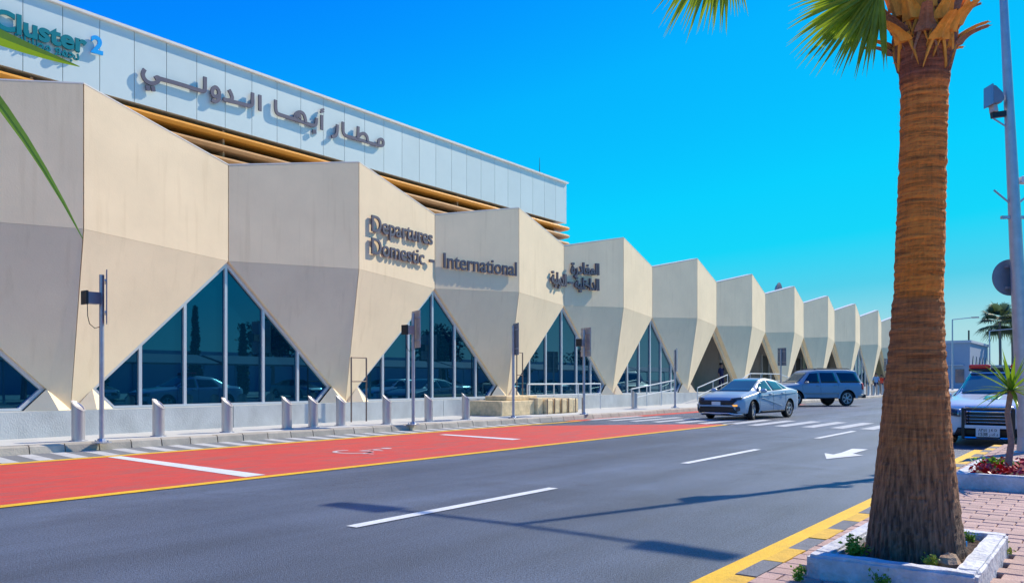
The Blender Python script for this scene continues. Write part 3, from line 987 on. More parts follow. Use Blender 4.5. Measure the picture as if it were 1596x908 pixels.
def stroke3d(name, strokes, w, org, parent, m, k=7.2545, y=YS, th=.055):
    mb = MB()
    for si, st in enumerate(strokes):
        pts = []
        for (a, b) in st:
            p = on_plane(org[0] + a / k, org[1] + b / k, y)
            pts.append(Vector((p.x, p.z)))
        # densify + smooth
        if len(pts) > 2:
            for _ in range(2):
                q = [pts[0]]
                for i in range(len(pts) - 1):
                    A, B = pts[i], pts[i + 1]
                    q += [A * .75 + B * .25, A * .25 + B * .75]
                q.append(pts[-1]); pts = q
        Ls, Rs = [], []
        for i, p in enumerate(pts):
            d = pts[min(i + 1, len(pts) - 1)] - pts[max(i - 1, 0)]
            if d.length < 1e-6: d = Vector((1, 0))
            d.normalize(); nn = Vector((-d.y, d.x)) * w / 2
            Ls.append(p + nn); Rs.append(p - nn)
        L0 = parent.location
        vs = []
        n_ = len(pts); fs = []
        yo = [.004 * si + .010 * (i % n_) / n_ for i in range(2 * n_)]
        for a, d_ in zip(Ls + Rs, yo): vs.append((a.x - L0.x, y - d_ - L0.y, a.y - L0.z))
        for a, d_ in zip(Ls + Rs, yo): vs.append((a.x - L0.x, y - th - d_ - L0.y, a.y - L0.z))
        for i in range(n_ - 1):
            fs.append((i, i + 1, n_ + i + 1, n_ + i))
            fs.append((2 * n_ + i, 3 * n_ + i, 3 * n_ + i + 1, 2 * n_ + i + 1))
            fs.append((i, 2 * n_ + i, 2 * n_ + i + 1, i + 1))
            fs.append((n_ + i, n_ + i + 1, 3 * n_ + i + 1, 3 * n_ + i))
        fs.append((0, n_, 3 * n_, 2 * n_)); fs.append((n_ - 1, 3 * n_ - 1, 4 * n_ - 1, 2 * n_ - 1)[:1] + (3 * n_ - 1, 4 * n_ - 1, 2 * n_ - 1))
        mb.add(vs, fs)
    return mb.build(name, m, parent, fix=True)


def dot(a, b, s=17): return [(a - s, b), (a + s, b + 4)]


OA, OB = (200, 90), (400, 130)
LW = .12
stroke3d('letter', [[(178, 135), (150, 190), (180, 262), (250, 300), (318, 285), (345, 245), (322, 222), (292, 238)],
                    [(318, 232), (600, 310), (838, 388), (856, 378), (858, 340), (858, 222)]], LW, OA, big, M['letter'])
stroke3d('dot', [dot(213, 345, 22), dot(272, 354, 22)], .15, OA, big, M['letter'])
stroke3d('letter', [[(1018, 420), (1015, 370), (975, 328), (938, 365), (940, 425), (975, 450), (1008, 432)],
                    [(1018, 380), (1022, 450), (1005, 490), (970, 502), (932, 478)]], LW, OA, big, M['letter'])
stroke3d('letter', [[(1130, 365), (1155, 410), (1172, 470), (1130, 490), (1062, 470)],
                    [(1120, 488), (1250, 518), (1368, 552), (1392, 540), (1395, 500), (1396, 400)]], LW, OA, big, M['letter'])
stroke3d('letter', [[(1481, 425), (1481, 605)]], LW, OA, big, M['letter'])
stroke3d('letter', [[(209, 190), (207, 300), (225, 345), (270, 362), (400, 402), (520, 442), (625, 480), (665, 475), (668, 395)],
                    [(425, 395), (432, 350), (470, 322), (520, 340), (542, 400), (545, 445)],
                    [(440, 392), (455, 362), (482, 372), (478, 402)]], LW, OB, big, M['letter'])
stroke3d('letter', [[(730, 362), (729, 528)]], LW, OB, big, M['letter'])
stroke3d('hamza', [[(755, 295), (725, 298), (728, 318), (755, 322), (712, 330)]], .07, OB, big, M['letter'])
stroke3d('dot', [dot(645, 546, 19)], .14, OB, big, M['letter'])
stroke3d('letter', [[(907, 468), (903, 560), (885, 600), (840, 604)]], LW, OB, big, M['letter'])
stroke3d('letter', [[(971, 438), (969, 550), (990, 592), (1040, 606), (1240, 664), (1395, 712), (1425, 700), (1425, 650), (1395, 628), (1368, 650), (1370, 700)],
                    [(1142, 490), (1136, 628)],
                    [(1140, 610), (1165, 575), (1205, 565), (1240, 600), (1245, 655)]], LW, OB, big, M['letter'])

cl = empty('cluster_sign', on_plane(0, 110, YU), 0, 'teal raised lettering Cluster with a light blue 2 at the top left', 'sign')
wall_text('Cluster', cl, M['teal'], on_plane(-14, 42.5, YU), on_plane(133, 84.5, YU), .53, (0, -1, 0), .05, .06, .035)
wall_text('2', cl, M['cyan'], on_plane(139.5, 81.5, YU), on_plane(158, 86.5, YU), .50, (0, -1, 0), .05, .06, .035)
c2 = empty('arabic_cluster_sign', on_plane(0, 120, YU), 0, 'small teal Arabic line under the word Cluster, partly behind a leaf', 'sign')
wall_text(arabic('تجمع مطارات الثاني'), c2, M['teal'], on_plane(-40, 48, YU), on_plane(121.5, 96, YU), .27, (0, -1, 0), .05, .05, .02, False, .6)

# ================================================================== STREET FURNITURE ON THE TERMINAL PAVEMENT
bol = empty('bollard', (0, 0, .15), 0, 'x', 'bollard')
bm_ = MB()
N_ = 24; rr = .122
vs = []; fs = []
for h in (0.0,):
    for k in range(N_):
        q = 2 * pi * k / N_; vs.append((rr * cos(q), rr * sin(q), 0))
for k in range(N_):
    q = 2 * pi * k / N_; vs.append((rr * cos(q), rr * sin(q), .68 + .10 * cos(q + 4.19)))
for k in range(N_):
    k2 = (k + 1) % N_; fs.append((k, k2, N_ + k2, N_ + k))
bm_.add(vs, fs); bm_.build('tube', M['bollard'], bol, smooth=True)
cpm = MB()
vs = [];
for s_, dz in ((1.05, .004), (1.05, .022), (.86, .022), (.80, .004)):
    for k in range(N_):
        q = 2 * pi * k / N_; vs.append((s_ * rr * cos(q), s_ * rr * sin(q), .68 + .10 * s_ * cos(q + 4.19) + dz))
fs = []
for i in range(3):
    for k in range(N_):
        k2 = (k + 1) % N_; fs.append((i * N_ + k, i * N_ + k2, (i + 1) * N_ + k2, (i + 1) * N_ + k))
fs.append(tuple(range(3 * N_, 4 * N_)))
cpm.add(vs, fs); cpm.build('slanted_top', M['bollard'], bol, smooth=True)
bs = MB(); bs.lathe([(.17, 0), (.17, .012), (.13, .02)], 16); bs.build('base_plate', M['steel'], bol)
bl = [(122, 'leftmost steel bollard with slanted top, left of the near sign post'),
      (247, 'steel slant-topped bollard in front of the largest window, second from left'),
      (354, 'steel slant-topped bollard under the middle mullion of the largest window'),
      (447, 'steel slant-topped bollard, left one of the close pair at the window corner'),
      (488, 'steel slant-topped bollard, right one of the close pair at the window corner'),
      (531, 'steel slant-topped bollard in front of the second pier foot, left of the tube frame'),
      (603, 'steel slant-topped bollard just left of the second sign post'),
      (668, 'steel slant-topped bollard just right of the second sign post'),
      (726, 'steel slant-topped bollard standing left of the sandstone block heap'),
      (989, 'lone steel slant-topped bollard between the fourth post and the sedan')]
for i, (u, lb) in enumerate(bl):
    dd = 16.5 if u < 600 else 16.1
    if u > 900: dd = 16.6
    q = on_plane(u, 600, dd)
    o = bol if i == 0 else copy_tree(bol)
    o.location = (q.x, dd, .15); o['label'] = lb; o['group'] = 'slant topped steel bollards along the pavement'
for i in range(7):   # far row near the people
    o = copy_tree(bol); o.location = (63.5 + i * 1.6, 15.75, .15); o.scale = (1.1, 1.1, 1.15)
    o['label'] = ('leftmost', 'second', 'third', 'middle', 'fifth', 'sixth', 'rightmost')[i] + ' of the far bollards in the close row before the three people'
    o['group'] = 'far bollards in front of the people'


def sign_post(u, d, top_z, kind, label, rz=R(63.5), base_z=.15):
    q = on_plane(u, 600, d)
    root = empty('sign_post', (q.x, d, base_z), 0, label, 'sign post', 'sign posts along the terminal kerb')
    H = top_z - base_z
    MB().tube([(0, 0, 0), (0, 0, H - .05)], .045, 10).build('pole', M['steel'], root, smooth=True)
    b = MB(); b.lathe([(.18, 0), (.18, .015), (.09, .03), (.07, .08)], 10)
    b.build('base_plate', M['steel'], root)
    for k in range(4):
        MB().lathe([(.014, .015), (.014, .05)], 6, (.13 * cos(k * pi / 2 + .5), .13 * sin(k * pi / 2 + .5), 0)).build('bolt', M['steel'], root)
    e = Vector((cos(rz), sin(rz), 0)); nn = Vector((-sin(rz), cos(rz), 0))
    if nn.x < 0: nn = -nn
    w_, h_ = .64, 1.0
    zc = H - h_ / 2 + .02
    pl = MB()
    c = nn * .075
    pl.extr([c - e * w_ / 2 + Vector((0, 0, zc - h_ / 2)), c + e * w_ / 2 + Vector((0, 0, zc - h_ / 2)), c + e * w_ / 2 + Vector((0, 0, zc + h_ / 2)), c - e * w_ / 2 + Vector((0, 0, zc + h_ / 2))], nn * .02)
    po = pl.build('sign_plate', M['signback'] if kind != 2 else M['signedge'], root)
    for zz in (zc - .3, zc + .3):
        MB().extr([c * .98 - e * w_ / 2.1 + Vector((0, 0, zz - .02)), c * .98 + e * w_ / 2.1 + Vector((0, 0, zz - .02)), c * .98 + e * w_ / 2.1 + Vector((0, 0, zz + .02)), c * .98 - e * w_ / 2.1 + Vector((0, 0, zz + .02))], -nn * .025).build('bracket', M['steel'], root)
    if kind in (1, 2):
        bx = group_under(root, 'camera_box')
        hb = MB(); hb.box(-.30, -.06, -.10, .10, H - .62, H - .40); hb.build('housing', M['signedge'] if kind == 2 else M['signback'], bx)
        fb = MB(); fb.box(-.34, -.302, -.11, .11, H - .64, H - .38); fb.build('face', M['black'], bx)
        MB().tube([(-.27, 0, H - .62), (-.26, .01, H - .85), (-.22, .02, H - 1.0), (-.12, .02, H - 1.08), (-.04, 0, H - 1.05)], .008, 5).build('cable', M['black'], bx)
    return root


sign_post(158.5, 15.7, 3.42, 1, 'nearest sign post with a black camera box and its plate seen edge-on')
sign_post(644, 15.3, 3.20, 2, 'second sign post with camera box, in front of the second window')
sign_post(800, 15.4, 3.12, 0, 'third sign post with a plain blue-grey back plate, near the block heap', R(52))
sign_post(910, 15.0, 3.15, 2, 'fourth sign post with camera box, in front of the third window')
sign_post(1052, 15.5, 2.7, 3, 'fifth thin post left of the sedan, before the fourth window', R(20))
sign_post(1217, 15.5, 3.15, 0, 'sixth post with grey back plate rising between the sedan and the SUV')
sign_post(1382, 15.6, 3.1, 0, 'farthest sign post with grey back plate, half behind the palm trunk')


def tube_frame(u0, u1, d, ztop, label):
    a = on_plane(u0, 600, d); b = on_plane(u1, 600, d)
    w_ = b.x - a.x
    r0 = empty('tube_frame', (a.x, d, .15), 0, label, 'frame', 'thin tube frames in front of the piers')
    for xx in (0, w_): MB().tube([(xx, 0, 0), (xx, 0, ztop - .15)], .022, 8).build('upright', M['rust'], r0)
    for zz in (ztop - .15, (ztop - .15) * .63): MB().tube([(0, 0, zz), (w_, 0, zz)], .018, 8).build('crossbar', M['rust'], r0)


tube_frame(547.5, 571, 17.7, 2.0, 'empty brown tube frame in front of the second pier, beside the window')
tube_frame(805.5, 814.5, 17.6, 2.35, 'narrow brown tube frame behind the sandstone block heap')

# sandstone block heap
q = on_plane(772, 644, 17.0)
heap = empty('block_heap', (q.x, 17.0, .15), 0, 'stepped heap of beige sandstone blocks with slotted front beside the plinth', 'block heap')
for (x0, x1, y0, y1, z0, z1) in ((-.3, 1.6, -.5, .9, 0, .50), (.3, 2.1, -.25, .7, .503, .66), (1.63, 1.98, -.60, .8, 0, .58)):
    bevel(MB().box(x0, x1, y0, y1, z0, z1).build('block', M['sand'], heap), .03)
for k in range(5):
    bevel(MB().box(2.02 + k * .46, 2.40 + k * .46, -.75 + (.10 if k == 4 else 0), .7, 0, .52 + (.02 if k % 2 else 0)).build('block', M['sand'], heap), .05)
for k in range(6):
    MB().tube([(2.0 + k * .46, -.77, 0), (2.0 + k * .46, -.77, .54)], .018, 6).build('slot_bar', M['rust'], heap)


def railing(pts, label, posts=True, h2=.55):
    p0 = Vector(pts[0])
    rt = empty('handrail', (p0.x, p0.y, .15), 0, label, 'handrail', 'white handrails at the terminal steps')
    P = [Vector(p) - Vector((p0.x, p0.y, .15)) for p in pts]
    MB().tube(P, .028, 8).build('top_rail', M['rail'], rt)
    lowp = [p - Vector((0, 0, .42)) for p in P]
    MB().tube(lowp, .024, 8).build('lower_rail', M['rail'], rt)
    for a, b in zip(P, P[1:]):
        n_ = max(1, int((b - a).length / 1.4))
        for i in range(n_ + 1):
            t = a.lerp(b, i / n_)
            MB().tube([(t.x, t.y, 0), t], .024, 8).build('post', M['rail'], rt)


a = on_plane(822, 597, 17.6); b = on_plane(936, 596, 17.6)
railing([(a.x, 17.6, 1.20), (b.x, 17.6, 1.20)], 'straight white handrail in front of the third window')
a = on_plane(984, 600, 17.6); b = on_plane(1052, 596, 17.6)
railing([(a.x, 17.6, .95), (b.x, 17.6, 1.35)], 'sloping white handrail in front of the fourth window')
a = on_plane(1087, 600, 17.6); b = on_plane(1134, 585, 17.6)
railing([(a.x, 17.6, .95), (b.x, 17.6, 1.65)], 'white ramp handrail climbing toward the dark dressed person')
a = on_plane(1140, 600, 16.6)
railing([(42.2, 16.7, 1.15), (44.5, 16.7, 1.72), (49.5, 16.7, 1.72), (53.5, 16.7, 1.15)], 'white handrail with sloping ends behind the sedan roof')
# ramp landing
rp = MB(); rp.extr([(38.5, 16.95, .15), (42.8, 16.95, .62), (49, 16.95, .62), (53, 16.95, .15)], (0, 1.4, 0))
rp.build('ramp', M['pave'], kind='structure')


# ================================================================== CARS
def interp(tab, x):
    if x <= tab[0][0]: return tab[0][1]
    for (a, ya), (b, yb) in zip(tab, tab[1:]):
        if x <= b:
            t = (x - a) / (b - a); return ya + (yb - ya) * t
    return tab[-1][1]


def make_car(name, label, S, loc, rz, group=None):
    """local frame: x forward, y left, z up; S holds tables over x"""
    root = empty(name, (0, 0, 0), 0, label, S.get('cat', 'car'), group)
    L = S['L']; x0, x1 = -L / 2, L / 2
    NX = 96
    xs_ = [x0 + L * (.5 - .5 * cos(pi * i / (NX - 1))) * .35 + L * i / (NX - 1) * .65 for i in range(NX)]
    tabs = {}
    for k in ('zb', 'belt', 'w', 'top', 'wt'):
        vals = [interp(S[k], x) for x in xs_]
        for _ in range(S.get('smooth', 3)):
            vals = [vals[0]] + [(vals[i - 1] + 2 * vals[i] + vals[i + 1]) / 4 for i in range(1, NX - 1)] + [vals[-1]]
        tabs[k] = vals
    rings = []
    for i, x in enumerate(xs_):
        zb, bt, w, tp, wt = (tabs[k][i] for k in ('zb', 'belt', 'w', 'top', 'wt'))
        dx_f = max(0, x1 - x); dx_r = max(0, x - x0)
        nose = min(1, .80 + .20 * (min(dx_f, .32) / .32) ** .5) * min(1, .84 + .16 * (min(dx_r, .28) / .28) ** .5)
        w *= nose; wt = min(wt, w * .93)
        h = bt - zb
        half = [(0, zb), (w * .82, zb), (w * .955, zb + .05), (w * .985, zb + h * .22), (w * 1.0, zb + h * .50), (w * .985, zb + h * .74),
                (w * .985, zb + h * .80), (w * .955, bt - .02), (w * .935, bt + .0)]
        e = .045 if tp - bt > .2 else .5 * (tp - bt)
        for t in (.33, .66): half.append((w * .935 + (wt - w * .935) * t, bt + (tp - e - bt) * t))
        half += [(wt, tp - e), (wt * .93, tp - e * .35), (wt * .6, tp - .008), (0, tp)]
        rings.append((x, half))
    vs = []; fs = []
    m = len(rings[0][1])
    rn = 2 * m - 2
    for x, half in rings:
        for (y, z) in half: vs.append((x, y, z))
        for (y, z) in reversed(half[1:-1]): vs.append((x, -y, z))
    for i in range(NX - 1):
        for k in range(rn):
            k2 = (k + 1) % rn
            fs.append((i * rn + k, i * rn + k2, (i + 1) * rn + k2, (i + 1) * rn + k))
    fs.append(tuple(range(rn))); fs.append(tuple(range((NX - 1) * rn + rn - 1, (NX - 1) * rn - 1, -1)))
    mb = MB(); mb.add(vs, fs)
    body = mb.build('body', S['paint'], root, smooth=True, fix=True)
    bv = BVHTree.FromPolygons([Vector(v) for v in vs], fs)
    # arches
    WR, wy = S['wr'], S['wy']
    cut = MB()
    for wx in S['wx']:
        for s in (-1, 1):
            cut.lathe([(WR + .055, s * (wy - .30)), (WR + .055, s * (wy + .5))], 28, (wx, 0, WR), 'y')
    co = cut.build('cut', M['black'], None, fix=True)
    body.data.materials.append(M['black'])
    md = body.modifiers.new('b', 'BOOLEAN'); md.object = co; md.operation = 'DIFFERENCE'; md.solver = 'EXACT'
    try: md.material_mode = 'TRANSFER'
    except Exception: pass
    dg = bpy.context.evaluated_depsgraph_get(); dg.update()
    nm = bpy.data.meshes.new_from_object(body.evaluated_get(dg))
    body.modifiers.clear(); body.data = nm
    bpy.data.objects.remove(co)
    try: nm.set_sharp_from_angle(angle=R(35))
    except Exception: pass

    def proj(nm_, quad, d, m_, off=.006, nu=8, nv=6, parent=root, label=None):
        mbq = MB(); P = []
        for j in range(nv + 1):
            for i in range(nu + 1):
                s, t = i / nu, j / nv
                a = (1 - s) * (1 - t) * quad[0][0] + s * (1 - t) * quad[1][0] + s * t * quad[2][0] + (1 - s) * t * quad[3][0]
                b = (1 - s) * (1 - t) * quad[0][1] + s * (1 - t) * quad[1][1] + s * t * quad[2][1] + (1 - s) * t * quad[3][1]
                if d == 'L': o_, dr = Vector((a, 5, b)), Vector((0, -1, 0))
                elif d == 'R': o_, dr = Vector((a, -5, b)), Vector((0, 1, 0))
                elif d == 'F': o_, dr = Vector((6, a, b)), Vector((-1, 0, 0))
                elif d == 'B': o_, dr = Vector((-6, a, b)), Vector((1, 0, 0))
                else: o_, dr = Vector((a, b, 5)), Vector((0, 0, -1))
                hit = bv.ray_cast(o_, dr)
                if hit[0] is None:
                    hit = bv.find_nearest(o_ + dr * 4.5)
                nn = hit[1]
                if nn.dot(dr) > 0: nn = -nn
                P.append(hit[0] + nn * off)
        fs_ = []
        for j in range(nv):
            for i in range(nu):
                k = j * (nu + 1) + i
                fs_.append((k, k + 1, k + nu + 2, k + nu + 1))
        # skirt gives the piece a real thickness down to the body
        n0 = len(P)
        rim_ = [i for i in range(nu + 1)] + [(j) * (nu + 1) + nu for j in range(1, nv + 1)] + [nv * (nu + 1) + i for i in range(nu - 1, -1, -1)] + [j * (nu + 1) for j in range(nv - 1, 0, -1)]
        mbq.add(P, fs_)
        o = mbq.build(nm_, m_, parent, smooth=True)
        so_ = o.modifiers.new('s', 'SOLIDIFY'); so_.thickness = off * 1.6; so_.offset = 0
        if label: o['label'] = label
        return o
    # wheels
    for wi, wx in enumerate(S['wx']):
        for s in (-1, 1):
            wh = group_under(root, 'wheel'); wh.location = (wx, s * wy, WR)
            if wi == 1 and S.get('steer'): wh.rotation_euler = (0, 0, S['steer'])
            if s < 0: wh.rotation_euler[2] += pi
            tw = .105
            MB().lathe([(WR * .66, -tw), (WR * .9, -tw), (WR * .985, -tw * .75), (WR, -tw * .3), (WR, tw * .3), (WR * .985, tw * .75), (WR * .9, tw), (WR * .66, tw * .9)], 30, axis='y', cap=False).build('tyre', M['tyre'], wh, smooth=True)
            MB().lathe([(WR * .66, -tw * .9), (WR * .64, tw * .5), (.02, tw * .45)], 24, axis='y').build('rim_barrel', M['rimd'], wh)
            rm = MB()
            rm.lathe([(WR * .67, tw * .5), (WR * .68, tw * .93), (WR * .62, tw * .93), (WR * .60, tw * .5)], 26, axis='y', cap=False)
            rm.lathe([(WR * .17, tw * .5), (WR * .17, tw * .85), (WR * .05, tw * .95)], 14, axis='y')
            ns = S.get('spokes', 5)
            for k in range(ns):
                q = 2 * pi * k / ns + .3
                for dq in (-.13, .13):
                    a = Vector((cos(q) * WR * .12, tw * .78, sin(q) * WR * .12)); b = Vector((cos(q + dq) * WR * .63, tw * .80, sin(q + dq) * WR * .63))
                    t = (b - a).normalized(); sd = Vector((-t.z, 0, t.x)) * WR * .045
                    rm.extr([a - sd, a + sd, b + sd, b - sd], (0, -.03, 0))
            rm.build('rim', M['rim'], wh, fix=True)
    S['detail'](root, proj, S)
    root.location = loc; root.rotation_euler = (0, 0, rz)
    return root


def side_bits(root, proj, S, wins, doors, handles, glass, trim=None):
    for d in 'LR':
        for w in wins: proj('side_window', w, d, glass, .005, 8, 5)
        for (xa, za, xb, zb_) in doors:
            proj('door_gap', [(xa - .006, za), (xa + .006, za), (xb + .006, zb_), (xb - .006, zb_)], d, M['black'], .002, 1, 8)
        for (xa, za) in handles: proj('door_handle', [(xa - .09, za - .016), (xa + .09, za - .016), (xa + .09, za + .016), (xa - .09, za + .016)], d, S['paint'], .03, 3, 1)


def mirror(root, x, y, z, m, s):
    mr = MB(); mr.lathe([(.02, -.11), (.075, -.08), (.085, .0), (.075, .08), (.03, .12)], 12, (x, s * (y + .11), z), 'y')
    mr.v = [(v[0], v[1], z + (v[2] - z) * .9) for v in mr.v]
    mr.build('wing_mirror', m, root, smooth=True)


def plate(root, x, z, w=.33, h=.15, txt=None, face=1, top=None):
    g = group_under(root, 'number_plate'); g.location = (x, 0, z)
    bevel(MB().box(-.008, .008, -w / 2, w / 2, -h / 2, h / 2).build('plate', M['plate'], g), .004)
    if txt:
        for t_, z_, hh, y_ in txt:
            me = shape_text(t_, 1, .01); X0, X1, Y0, Y1 = bounds(me)
            for v in me.vertices:
                c = v.co; v.co = Vector((face * (.010 + (c.z + .5) * .003), face * (y_ + (c.x - (X0 + X1) / 2) * hh * 1.25), z_ + (c.y - .36) * hh / .73))
            me.materials.clear(); me.materials.append(M['black'])
            o = bpy.data.objects.new('plate_text', me); COL.objects.link(o); adopt(o, g)


def sedan_detail(root, proj, S):
    gl = M['carglass']
    proj('windscreen', [(-.62, .965), (.62, .965), (.50, 1.36), (-.50, 1.36)], 'F', gl, .006, 14, 8)
    proj('rear_window', [(-.52, 1.08), (.52, 1.08), (.46, 1.34), (-.46, 1.34)], 'B', gl, .006, 10, 6)
    side_bits(root, proj, S,
              [[(.98, .955), (.02, .985), (.02, 1.345), (.40, 1.305)], [(-.06, .985), (-.86, 1.02), (-.80, 1.285), (-.06, 1.345)], [(-.92, 1.03), (-1.25, 1.05), (-1.08, 1.19), (-.87, 1.275)]],
              [(.99, .32, 1.02, .92), (-.02, .30, -.02, .98), (-.95, .55, -1.0, 1.0)], [(.22, .86), (-.72, .88)], gl)
    for d in 'LR':
        proj('body_crease', [(.95, .80), (-1.9, .90), (-1.9, .91), (.95, .81)], d, S['paint'], .012, 14, 1)
        proj('diagonal_crease', [(.9, .74), (-.65, .44), (-.65, .455), (.9, .755)], d, S['paint'], .010, 12, 1)
        proj('tail_light', [(-2.27, .86), (-2.0, .89), (-2.0, .94), (-2.28, .93)], d, M['redlens'], .008, 4, 2)
        proj('sill_trim', [(.92, .24), (-.92, .24), (-.92, .29), (.92, .29)], d, M['black'], .008, 8, 1)
    proj('grille', [(-.60, .52), (.60, .52), (.72, .66), (-.72, .66)], 'F', M['black'], .012, 16, 4)
    proj('lower_grille', [(-.74, .26), (.74, .26), (.62, .45), (-.62, .45)], 'F', M['black'], .012, 16, 4)
    proj('bumper_bar', [(-.66, .455), (.66, .455), (.62, .505), (-.62, .505)], 'F', S['paint'], .028, 14, 2)
    proj('splitter', [(-.78, .205), (.78, .205), (.78, .245), (-.78, .245)], 'F', M['chrome'], .03, 12, 1)
    for s in (-1, 1):
        proj('headlight', [(s * .50, .655), (s * .80, .69), (s * .80, .745), (s * .52, .70)], 'F', M['lampd'], .016, 6, 3)
        proj('running_light', [(s * .50, .705), (s * .80, .75), (s * .80, .762), (s * .50, .716)], 'F', M['lamp'], .020, 6, 1)
        o = proj('fog_light', [(s * .60, .47), (s * .74, .475), (s * .73, .53), (s * .60, .52)], 'F', M['amber'] if s > 0 else M['lamp'], .024, 4, 2)
        proj('air_intake', [(s * .70, .30), (s * .79, .33), (s * .79, .45), (s * .70, .47)], 'F', M['lampd'], .014, 4, 3)
        mirror(root, .84, .84, .98, S['paint'], s)
    plate(root, S['L'] / 2 + .035, .55)
    # shark fin and seats behind the glass are left to the tinted glass
    MB().extr([(-1.0, -.02, 1.39), (-1.22, -.02, 1.36), (-1.20, -.02, 1.44)], (0, .04, 0)).build('roof_antenna', M['black'], root)


SEDAN = dict(L=4.68, wr=.325, wy=.775, wx=(-1.32, 1.40), steer=R(14), spokes=5, paint=M['sedan'], detail=sedan_detail,
             zb=[(-2.34, .38), (-2.1, .24), (-1.7, .20), (1.8, .19), (2.2, .20), (2.34, .24)],
             belt=[(-2.34, .84), (-2.2, .97), (-1.5, 1.02), (0, .975), (1.0, .93), (1.9, .78), (2.2, .70), (2.34, .60)],
             w=[(-2.34, .80), (-2.0, .88), (-1.2, .91), (1.3, .91), (2.0, .885), (2.34, .84)],
             top=[(-2.34, .88), (-2.25, 1.03), (-1.95, 1.07), (-1.72, 1.10), (-.85, 1.37), (-.2, 1.43), (.25, 1.41), (1.18, .99), (1.9, .87), (2.2, .77), (2.34, .62)],
             wt=[(-2.34, .66), (-1.75, .66), (-.85, .54), (.25, .54), (1.18, .68), (2.0, .72), (2.34, .66)])
sed = make_car('parked_sedan', 'pale blue-grey sedan facing the camera with amber front lamp and white plate', SEDAN, (28.6, 10.75, .0), pi + R(-7))


def suv_detail(root, proj, S):
    g = M['carglassd']
    proj('windscreen', [(-.66, 1.20), (.66, 1.20), (.58, 1.72), (-.58, 1.72)], 'F', M['carglass'], .006, 12, 8)
    proj('rear_window', [(-.62, 1.20), (.62, 1.20), (.56, 1.70), (-.56, 1.70)], 'B', g, .006, 10, 6)
    side_bits(root, proj, S,
              [[(.98, 1.20), (.10, 1.20), (.10, 1.73), (.55, 1.70)], [(.0, 1.21), (-.95, 1.21), (-.80, 1.74), (.0, 1.74)], [(-1.12, 1.22), (-2.28, 1.22), (-2.02, 1.73), (-.97, 1.74)]],
              [(1.05, .45, 1.08, 1.15), (.05, .42, .05, 1.76), (-.98, .95, -.90, 1.76), (-1.04, 1.1, -1.0, 1.2)], [(.22, 1.06), (-.80, 1.06)], g)
    for d in 'LR':
        proj('side_moulding', [(1.0, .66), (-.98, .66), (-.98, .71), (1.0, .71)], d, M['suvroof'], .02, 12, 1)
        proj('sill_trim', [(1.02, .36), (-.98, .36), (-.98, .44), (1.02, .44)], d, M['black'], .012, 10, 1)
        proj('rear_quarter_trim', [(-2.1, .45), (-2.46, .48), (-2.46, .62), (-2.0, .60)], d, M['suvroof'], .014, 6, 2)
        proj('tail_light', [(-2.34, .86), (-2.50, .86), (-2.47, 1.20), (-2.33, 1.20)], d, M['redlens'], .012, 3, 6)
        proj('headlight', [(2.30, .86), (2.48, .86), (2.46, 1.02), (2.28, 1.05)], d, M['lamp'], .012, 4, 3)
        for s in ((1 if d == 'L' else -1),):
            mirror(root, .92, .98, 1.22, M['suvroof'], s)
            MB().tube([(.2, s * .60, 1.90), (.0, s * .60, 1.955), (-1.7, s * .60, 1.95), (-1.9, s * .60, 1.89)], .022, 8).build('roof_rail', M['black'], root)
            # wheel arch flares
            for wx in S['wx']:
                am_ = MB(); R1 = S['wr'] + .06; R2 = R1 + .10; yo = s * 1.005; P = []
                for k in range(17):
                    q = pi * k / 16
                    P.append((wx + R1 * cos(q), S['wr'] + R1 * sin(q), wx + R2 * cos(q), S['wr'] + R2 * sin(q)))
                for k in range(16):
                    a, b = P[k], P[k + 1]
                    am_.extr([(a[0], yo, a[1]), (b[0], yo, b[1]), (b[2], yo, b[3]), (a[2], yo, a[3])], (0, -s * .10, 0))
                am_.build('arch_flare', S['paint'], root)
    proj('grille', [(-.62, .80), (.62, .80), (.62, 1.02), (-.62, 1.02)], 'F', M['black'], .02, 10, 4)
    bevel(MB().box(-2.66, -2.46, -.86, .86, .42, .62).build('rear_bumper', M['black'], root), .04)
    bevel(MB().box(2.44, 2.62, -.90, .90, .44, .68).build('front_bumper', M['suvroof'], root), .04)
    proj('roof_panel', [(.35, -.62), (-2.05, -.62), (-2.05, .62), (.35, .62)], 'T', M['suvroof'], .008, 10, 8)
    proj('bonnet_panel', [(2.2, -.72), (1.25, -.74), (1.25, .74), (2.2, .72)], 'T', M['suvroof'], .008, 8, 8)
    plate(root, -S['L'] / 2 - .03, .95, face=-1)


SUV = dict(L=5.05, wr=.405, wy=.83, wx=(-1.50, 1.45), spokes=6, paint=M['suv'], detail=suv_detail, cat='SUV', smooth=2,
           zb=[(-2.52, .46), (-2.0, .40), (2.1, .38), (2.52, .46)],
           belt=[(-2.52, 1.16), (-2.3, 1.19), (1.0, 1.17), (2.2, 1.06), (2.52, .96)],
           w=[(-2.52, .96), (-2.2, .99), (2.0, .99), (2.52, .92)],
           top=[(-2.52, 1.22), (-2.42, 1.32), (-2.12, 1.86), (-1.6, 1.91), (.1, 1.90), (.50, 1.84), (1.18, 1.22), (2.2, 1.12), (2.52, .99)],
           wt=[(-2.52, .80), (-2.1, .72), (.4, .70), (1.18, .80), (2.52, .78)])
q = ground(1320.5, 632.5)
hd = atan2(.66, -.75)
ca, sa = cos(hd), sin(hd)
lx, ly = -1.50, .93    # rear left wheel sits at q
suvloc = (q.x - (lx * ca - ly * sa), q.y - (lx * sa + ly * ca), 0)
make_car('parked_suv', 'blue boxy SUV with pewter roof and dark tinted windows, side on behind the sedan', SUV, suvloc, hd)


